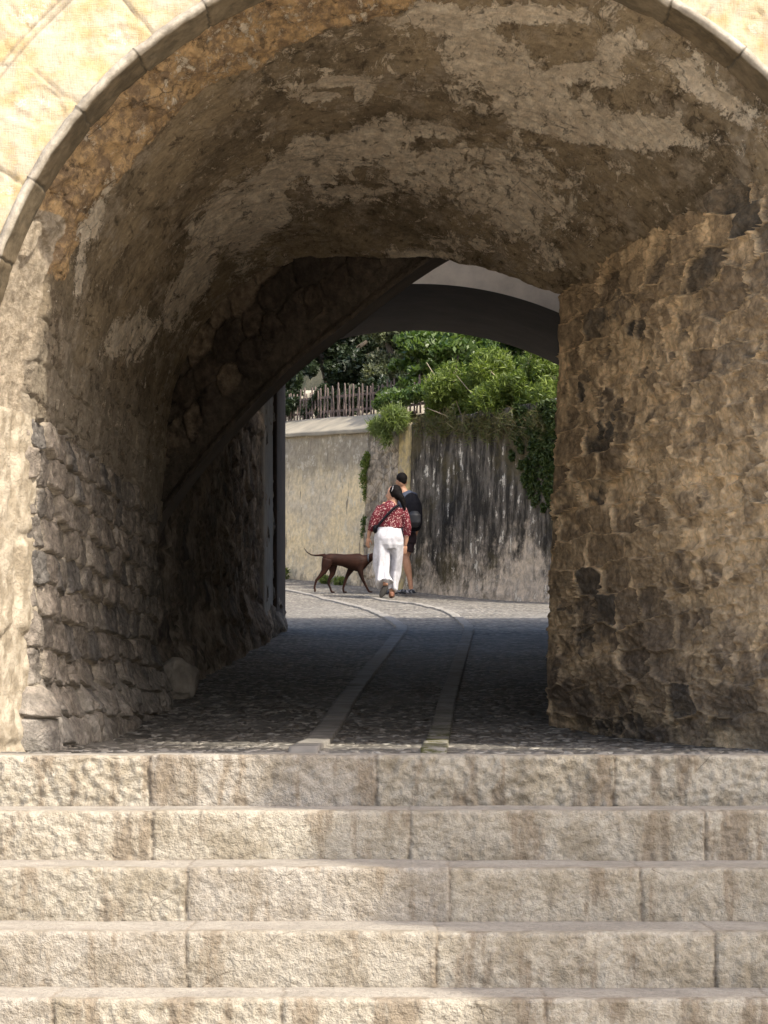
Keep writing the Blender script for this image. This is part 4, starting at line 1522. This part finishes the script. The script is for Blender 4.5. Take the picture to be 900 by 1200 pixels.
# hair: dark, pulled back to a low ponytail on the right
bm = bmesh.new()
ell(bm, wl(463.6, 581.2, .0), (.098, .092, .108))
ell(bm, wl(466.5, 584.5, -.03), (.07, .07, .08))
loft(bm, [(*wl(466, 583, -.05), .05, .05), (*wl(470, 588, -.06), .05, .045), (*wl(472.6, 594, -.06), .04, .035), (*wl(474, 600, -.06), .022, .02), (*wl(474.3, 604, -.06), .008, .008)], 12)
o = fuse('hair', bm, M_hair, woman, .010, 2, lambda c: .006 * fbm(c, 30, 2, 6))
# shoes: left sole turned up to the camera, right flat
bm = bmesh.new()
Rm = Matrix.Rotation(math.radians(-22), 4, 'Y') @ Matrix.Rotation(math.radians(68), 4, 'X')
loft(bm, [(0, 0, 0, .004, .01), (0, 0, .0, .045, .125)], 4) if False else None
ell(bm, wl(449.6, 697.2, -.13), (.048, .020, .118), Matrix.Rotation(math.radians(25), 4, 'Y') @ Matrix.Rotation(math.radians(-14), 4, 'X'))
fuse('shoe', bm, M_sole, woman, .008, 2)
bm = bmesh.new()
ell(bm, wl(459, 702.6, .10), (.045, .12, .026))
ell(bm, wl(459, 700.5, .04), (.043, .05, .04))
fuse('shoe', bm, M_tan, woman, .008, 2)

# sunglasses pushed up on the head
sg = thing('sunglasses', 'sunglasses with pale frame pushed up on the woman\'s dark hair', 'sunglasses', loc=tuple(np.array([wx, WD, wz]) + np.array(wl(461.2, 577.5, -.02))))
bm = bmesh.new()
tube_into(bm, [(-.03, -.085, -.045), (-.012, -.088, 0), (-.006, -.05, .045), (-.006, .05, .05), (-.012, .088, 0)], [.006] * 5, 8)
bm_obj('frame', bm, plain('white_plastic', (.4, .4, .42), .5), None).parent = sg
bm = bmesh.new()
ell(bm, (-.008, -.035, .047), (.006, .03, .022)); ell(bm, (-.008, .035, .047), (.006, .03, .022))
bm_obj('lens', bm, M_black, None).parent = sg

# shoulder bag with thin strap across her back
bag = thing('shoulder_bag', 'small black bag on a thin strap across the woman\'s back', 'bag', loc=(wx, WD, wz))
bm = bmesh.new()
pp = [(441, 624, -.15), (444, 620.5, -.175), (450, 613, -.185), (456, 606.5, -.185), (462, 600.5, -.175), (467, 597, -.14), (468, 595.8, -.05), (467, 596, .02)]
prev = None
for i, q in enumerate(pp):
    c = Vector(wl(*q))
    r_ = [bm.verts.new(c + Vector((.013 * sx, -.012 * sy, -.013 * sx))) for sx, sy in ((-1, 0), (0, 1), (1, 0), (0, -1))]
    if prev:
        for k in range(4):
            bm.faces.new((prev[k], prev[(k + 1) % 4], r_[(k + 1) % 4], r_[k]))
    prev = r_
bm_obj('strap', bm, M_black, None).parent = bag
bm = bmesh.new()
ell(bm, wl(439.6, 624.5, -.03), (.035, .10, .065))
fuse('pouch', bm, M_black, bag, .008, 3)

# ---- man
MD = 37.7
SM = FP / MD
mx = (476 - 450) / FP * MD
mz = float(gz(MD)) + .005
YM = 699.5


def ml(x, y, dy=0.0):
    return ((x - 476) / SM, dy, (YM - y) / SM)


man = thing('person', 'man with short dark hair in dark shorts walking beyond the woman', 'person', loc=(mx, MD, mz))
bm = bmesh.new()
loft(bm, [(*ml(474, 634), .15, .11), (*ml(474.5, 622), .155, .10), (*ml(475, 605), .17, .105), (*ml(475.5, 592), .17, .10), (*ml(475, 585), .14, .08), (*ml(472.5, 580), .075, .07), (*ml(471, 576), .058, .06), (*ml(470.5, 570), .055, .06)])
ell(bm, ml(470.3, 566.8, .0), (.078, .095, .115))
ell(bm, ml(468.3, 571.5, .05), (.05, .055, .055))
loft(bm, [(*ml(466.6, 566.5, .08), .012, .012), (*ml(465.2, 569, .09), .016, .016), (*ml(465.8, 570, .08), .012, .012)], 8)
ell(bm, ml(465.9, 572.6, .075), (.018, .02, .008))
ell(bm, ml(476.4, 568.5, -.02), (.012, .018, .03))
ell(bm, ml(464.4, 568.5, -.01), (.012, .018, .03))
# right arm hanging, left arm hidden
loft(bm, [(*ml(486, 590), .05, .05), (*ml(488.6, 600, -.01), .05, .05), (*ml(489.2, 612, .0), .042, .042), (*ml(488, 623, .03), .038, .038), (*ml(486.5, 631, .06), .027, .03)], 12)
loft(bm, [(*ml(464, 590), .05, .05), (*ml(460.4, 602, .05), .048, .048), (*ml(459.5, 612, .1), .04, .04), (*ml(459, 622, .18), .034, .034), (*ml(459, 628, .22), .026, .028)], 12)
hand(bm, ml(486.3, 631, .06), (-.1, .1, -1), (-.7, .6, 0), -1)
hand(bm, ml(459, 628, .22), (0, .4, -1), (.7, .6, 0), 1)
# legs: visible right leg forward, left leg behind the woman
loft(bm, [(*ml(478, 634, .0), .09, .095), (*ml(476.8, 648, .03), .075, .08), (*ml(475.2, 656, .02), .058, .062), (*ml(477.2, 667, -.02), .062, .064), (*ml(479.8, 680, -.04), .042, .045), (*ml(481.3, 690, -.05), .034, .038), (*ml(481.8, 695, -.05), .036, .04)], 14)
loft(bm, [(*ml(469.5, 634, .0), .09, .095), (*ml(467, 655, .15), .06, .065), (*ml(464.5, 672, .30), .055, .058), (*ml(463.5, 690, .36), .035, .038), (*ml(463.3, 695, .36), .036, .04)], 14)
fuse('body', bm, M_skin_m, man, .0085, 3)
bm = bmesh.new()
loft(bm, [(*ml(474, 630), .165, .125), (*ml(474.5, 618), .168, .12), (*ml(475, 605), .182, .12), (*ml(475.5, 592), .20, .12), (*ml(475, 584.5), .18, .10), (*ml(473, 580.5), .09, .08)])
loft(bm, [(*ml(486, 588.5), .07, .07), (*ml(488.8, 599, -.01), .065, .065), (*ml(489, 604), .062, .062)], 14)
loft(bm, [(*ml(463.5, 588.5), .07, .07), (*ml(460.5, 599, .04), .062, .062), (*ml(460, 604, .06), .058, .058)], 14)
fuse('shirt', bm, M_navy, man, .011, 4, lambda c: .006 * fbm(c, 11, 2, 3))
bm = bmesh.new()
loft(bm, [(*ml(474, 627), .17, .13), (*ml(474, 634), .18, .14), (*ml(474, 640), .175, .135)])
loft(bm, [(*ml(478, 636, .0), .105, .11), (*ml(477.4, 645, .02), .10, .105), (*ml(476.8, 650, .02), .098, .10)], 16)
loft(bm, [(*ml(469.5, 636, .0), .105, .11), (*ml(467.8, 648, .08), .095, .10), (*ml(467, 652, .12), .09, .095)], 16)
fuse('shorts', bm, M_short, man, .011, 3, lambda c: .006 * fbm(c, 12, 2, 4))
bm = bmesh.new()
ell(bm, ml(470.9, 563.8, -.015), (.083, .092, .088))
ell(bm, ml(471.3, 567.0, -.045), (.07, .055, .06))
fuse('hair', bm, M_hair, man, .009, 2, lambda c: .003 * fbm(c, 40, 2, 6))
for (x_, dy_, lab) in ((477.6, -.05, None), (461, .36, None)):
    bm = bmesh.new()
    ell(bm, ml(x_ - 1.2, 697.6, dy_), (.145, .046, .020))
    ell(bm, ml(x_ + 4.2, 695.6, dy_), (.055, .045, .040))
    ell(bm, ml(x_ - 5, 696, dy_), (.06, .045, .028))
    fuse('sandal', bm, M_sandal, man, .008, 2)

# backpack
bp = thing('backpack', 'black backpack with a front pocket on the man\'s back', 'backpack', loc=(mx, MD, mz))
bm = bmesh.new()
loft(bm, [(*ml(483.5, 625.5, -.20), .09, .06), (*ml(483.8, 622, -.22), .125, .10), (*ml(484, 610, -.22), .14, .115), (*ml(483, 596, -.20), .135, .105), (*ml(481.5, 586, -.16), .10, .07), (*ml(481, 583, -.14), .05, .04)], 18)
fuse('pack', bm, M_black, bp, .010, 3, lambda c: .006 * fbm(c, 10, 2, 3))
bm = bmesh.new()
loft(bm, [(*ml(485.3, 622.5, -.30), .06, .03), (*ml(485.5, 617, -.325), .095, .045), (*ml(485.3, 609, -.325), .095, .045), (*ml(485, 604.5, -.30), .06, .03)], 16)
fuse('front_pocket', bm, plain('black_nylon', (.018, .019, .023), .5, spec=.3), bp, .010, 2)
for xa in (467.5, 484.5):
    bm = bmesh.new()
    tube_into(bm, [ml(xa, 590, -.14), ml(xa, 584.5, -.09), ml(xa, 582.8, -.02), ml(xa, 584.5, .07), ml(xa, 592, .12), ml(xa, 606, .12)], [.018] * 6, 8)
    bm_obj('strap', bm, plain('strap_blue_grey', (.30, .36, .46), .6), None).parent = bp

# ---- dog
DD = 38.0
SG = FP / DD
dx0 = (402 - 450) / FP * DD
dz0 = float(gz(DD)) + .004
YD = 695.8


def dl(x, y, dy=0.0):
    return ((x - 402) / SG, dy, (YD - y) / SG)


dog = thing('dog', 'slim dark brown dog with a long raised tail walking right behind the woman', 'dog', loc=(dx0, DD, dz0))
bm = bmesh.new()
loft(bm, [(*dl(378.5, 653.5), .03, .04), (*dl(381, 655), .065, .07), (*dl(386, 656), .085, .08), (*dl(394, 656.5), .088, .075), (*dl(402, 657.5), .092, .08), (*dl(410, 659), .115, .09), (*dl(418, 660), .135, .095),
          (*dl(424, 659), .125, .085), (*dl(428, 657.5), .085, .065), (*dl(431.5, 655.5), .065, .055), (*dl(434.5, 653.8), .058, .05)], 18)
# head low, facing right and slightly down
ell(bm, dl(437.2, 653.2), (.075, .052, .055))
loft(bm, [(*dl(439, 653.5), .045, .042), (*dl(443, 656), .034, .032), (*dl(446.5, 658), .026, .026), (*dl(447.5, 658.5), .012, .014)], 14)
for s_ in (-1, 1):
    loft(bm, [(*dl(435.8, 650.3, .045 * s_), .022, .010), (*dl(434.9, 653.5, .058 * s_), .026, .009), (*dl(435.6, 657, .058 * s_), .012, .007)], 10)
# hind legs (near: trailing far left; other: forward)
loft(bm, [(*dl(384, 657, -.045), .085, .045), (*dl(382, 664, -.05), .072, .042), (*dl(379.5, 671, -.05), .045, .032), (*dl(374.5, 677, -.05), .026, .022), (*dl(370.8, 681, -.05), .021, .018), (*dl(369, 687, -.05), .016, .015), (*dl(368.6, 690.5, -.05), .017, .017), (*dl(369.8, 693, -.05), .014, .016)], 12)
loft(bm, [(*dl(388, 657, .045), .085, .045), (*dl(390, 665, .05), .07, .042), (*dl(389.5, 673, .05), .042, .032), (*dl(385.8, 680, .05), .024, .02), (*dl(384.6, 684, .05), .020, .018), (*dl(387, 690, .05), .016, .015), (*dl(388.3, 693.6, .05), .017, .017)], 12)
ell(bm, dl(390, 694.6, .05), (.036, .02, .013)); ell(bm, dl(369.2, 693, -.05), (.016, .018, .028))
# front legs
loft(bm, [(*dl(415, 660, .05), .075, .04), (*dl(410.5, 669, .05), .048, .034), (*dl(406.5, 676, .05), .028, .024), (*dl(403.8, 684, .05), .020, .018), (*dl(402, 690, .05), .016, .016), (*dl(402.5, 693.6, .05), .016, .016)], 12)
ell(bm, dl(404.3, 694.6, .05), (.036, .02, .013))
loft(bm, [(*dl(421.5, 660, -.05), .08, .042), (*dl(422, 669, -.05), .05, .034), (*dl(423.5, 676, -.05), .030, .025), (*dl(426.5, 683, -.05), .021, .019), (*dl(429.5, 689, -.05), .017, .016), (*dl(432, 693.6, -.05), .017, .016)], 12)
ell(bm, dl(434.2, 694.7, -.05), (.038, .02, .013))
# tail: out and up to the left
loft(bm, [(*dl(381, 651.5), .028, .026), (*dl(376, 651.5), .018, .018), (*dl(370, 651.8), .014, .014), (*dl(364.5, 651), .012, .012), (*dl(360, 648), .010, .010), (*dl(357.6, 645), .008, .008), (*dl(356.3, 642.5), .005, .005)], 10)


def dogcol():
    n = NB('dog_coat', .38, .5)
    c = n.mix(n.ramp(n.noise(5, 4, .6), .35, .65), (.014, .0055, .004), (.030, .012, .0075))
    n.color(c)
    n.bump(n.noise(60, 3, .6), .12, .004)
    n.b.inputs['Roughness'].default_value = .62
    n.b.inputs['Specular IOR Level'].default_value = .12
    return n.m


fuse('body', bm, dogcol(), dog, .0075, 3)
bm = bmesh.new()
tube_into(bm, [dl(432.0 + .6 * math.cos(a), 655.3 - 4.9 * math.sin(a), .058 * math.cos(a)) for a in np.linspace(0, 2 * math.pi, 20)], [.011] * 20, 8)
bm_obj('collar', bm, plain('grey_blue_webbing', (.07, .08, .10), .6), None).parent = dog

# ---- unseen house added left of the street to bounce warm light
hs = thing('light_bounce_house', 'unseen pale house added along the street to bounce warm light onto the retaining wall', 'house', loc=(-7.5, 30, .8))
A0, A1 = np.array([-5.6, 24.2]), np.array([-9.8, 46.0])
hu = (A1 - A0) / np.linalg.norm(A1 - A0); hn = np.array([hu[1], -hu[0]])
M_house = simple('house_render', (.80, .72, .56), (.74, .65, .50), 2, 30, .3, .01)
M_shut = simple('shutter_paint', (.16, .20, .17), (.12, .15, .13), 4, 30, .3, .01)
LH = float(np.linalg.norm(A1 - A0))
vs = []
for off in (0, -5):
    for uu in (0, LH):
        for z in (.2, 7.2):
            q = A0 + hu * uu + hn * off
            vs.append((q[0], q[1], z))
keep(link('wall', faces_mesh('wall', vs, [(0, 2, 3, 1), (4, 5, 7, 6), (0, 1, 5, 4), (2, 6, 7, 3), (1, 3, 7, 5)]), M_house), hs)
for uu in np.arange(2.5, LH - 1, 4.2):
    for z in (2.6, 5.0):
        vv = []
        for off in (.0, .06):
            for (a_, b_) in ((-.55, 0), (.55, 0), (.55, 1.4), (-.55, 1.4)):
                q = A0 + hu * (uu + a_) + hn * off
                vv.append((q[0], q[1], z + b_))
        keep(link('window', faces_mesh('window', vv, [(4, 5, 6, 7), (0, 1, 5, 4), (1, 2, 6, 5), (2, 3, 7, 6), (3, 0, 4, 7)]), M_shut), hs)

# ================================================================== SHADE TREE (off frame, added to shade steps and landing)
SUN = np.array([.48, -.46, .74]); SUN /= np.linalg.norm(SUN)


def above(x, y, d, dist):
    return P(x, y, d) + SUN * dist


tcl, trr, tn = [], [], []
for (x, y, d, dist, r, nn) in SHADE if 'SHADE' in globals() else [
    (440, 915, 8.8, 7.5, .30, 900), (560, 990, 8.4, 7.3, .42, 1500), (700, 985, 8.4, 7.6, .45, 1600), (860, 985, 8.4, 7.2, .45, 1600), (1010, 960, 8.4, 7.6, .5, 1600),
    (640, 1050, 8.0, 7.4, .38, 1400), (780, 1050, 8.0, 7.2, .45, 1600), (930, 1060, 8.0, 7.4, .5, 1600), (700, 1130, 7.6, 7.6, .36, 1300), (820, 1130, 7.6, 7.3, .42, 1500), (960, 1130, 7.6, 7.3, .5, 1500),
    (760, 1210, 7.3, 7.5, .36, 1300), (900, 1210, 7.3, 7.4, .45, 1500), (1100, 1000, 8.2, 7.8, .6, 1800), (1100, 1150, 7.6, 7.6, .6, 1800)]:
    c = above(x, y, d, dist)
    tcl.append(c); trr.append((r * 1.08, r * 1.08, r * 1.08)); tn.append(int(nn * 1.9))
for (x, y, d, r) in ((120, 878, 9.5, .22), (230, 876, 9.4, .28), (340, 878, 9.25, .34), (460, 878, 9.25, .36), (580, 878, 9.25, .36), (700, 878, 9.25, .36), (830, 878, 9.25, .38),
                     (75, 850, 10.0, .24), (80, 760, 10.0, .24), (78, 680, 10.0, .22), (95, 820, 10.6, .25), (150, 868, 10.2, .30), (72, 600, 9.9, .18)):
    c = above(x, y, d, 6.6)  # extra clumps added to keep sun off landing and left wall
    tcl.append(c); trr.append((r, r, r)); tn.append(1500)
pt = thing('shade_tree', 'broad leafy tree right of the steps, outside the picture, added to shade them', 'tree', loc=(6.0, 3.0, -1.5))
keep(link('crown', leaves_mesh('crown', tcl, trr, tn, .11, .6, seed=44, shell=.1), L_green), pt)
bm = bmesh.new()
cc = np.mean(tcl, axis=0)
tube_into(bm, [(6.3, 3.2, -1.6), (6.2, 3.3, .8), (5.8, 3.6, 2.8), tuple(cc)], [.22, .18, .14, .05], 10)
for c in tcl[::2]:
    tube_into(bm, [(5.9, 3.5, 2.4), tuple((np.array((5.8, 3.6, 2.8)) + c) / 2 + np.array([0, 0, .3])), tuple(c)], [.09, .05, .015], 7)
bm_obj('trunk', bm, M_bark, pt)

# ================================================================== LIGHT, SKY, CAMERA
w = bpy.data.worlds.new('World')
SC.world = w
w.use_nodes = True
nt = w.node_tree
nt.nodes.clear()
sky = nt.nodes.new('ShaderNodeTexSky')
sky.sky_type = 'NISHITA'
sky.sun_disc = False
el = math.asin(SUN[2])
az = math.atan2(SUN[0], SUN[1])       # clockwise from +Y
sky.sun_elevation = el
sky.sun_rotation = az
sky.altitude = 50
sky.dust_density = 4.0
sky.ozone_density = 0.5
bg = nt.nodes.new('ShaderNodeBackground')
bg.inputs[1].default_value = 0.15
wo = nt.nodes.new('ShaderNodeOutputWorld')
nt.links.new(sky.outputs[0], bg.inputs[0])
nt.links.new(bg.outputs[0], wo.inputs[0])

sl = bpy.data.lights.new('sun', 'SUN')
sl.energy = 2.4
sl.angle = math.radians(.9)
sl.color = (1.0, .93, .80)
so = bpy.data.objects.new('sun', sl)
COL.objects.link(so)
so.rotation_euler = Vector(SUN).to_track_quat('Z', 'Y').to_euler()
so.location = (10, -8, 15)

cam = bpy.data.cameras.new('camera')
cam.sensor_width = 36
cam.lens = 90
cam.shift_y = .1875
cam.clip_end = 2000
cam.clip_start = .05
co = bpy.data.objects.new('camera', cam)
COL.objects.link(co)
co.location = (0, 0, ZC)
co.rotation_euler = (math.pi / 2, 0, 0)
SC.camera = co

SC.render.engine = 'CYCLES'
SC.cycles.max_bounces = 8
SC.cycles.diffuse_bounces = 6
SC.cycles.use_denoising = True
SC.cycles.sample_clamp_indirect = 6
SC.view_settings.view_transform = 'Standard'
SC.view_settings.look = 'None'
SC.view_settings.gamma = 1
SC.view_settings.exposure = 1.2
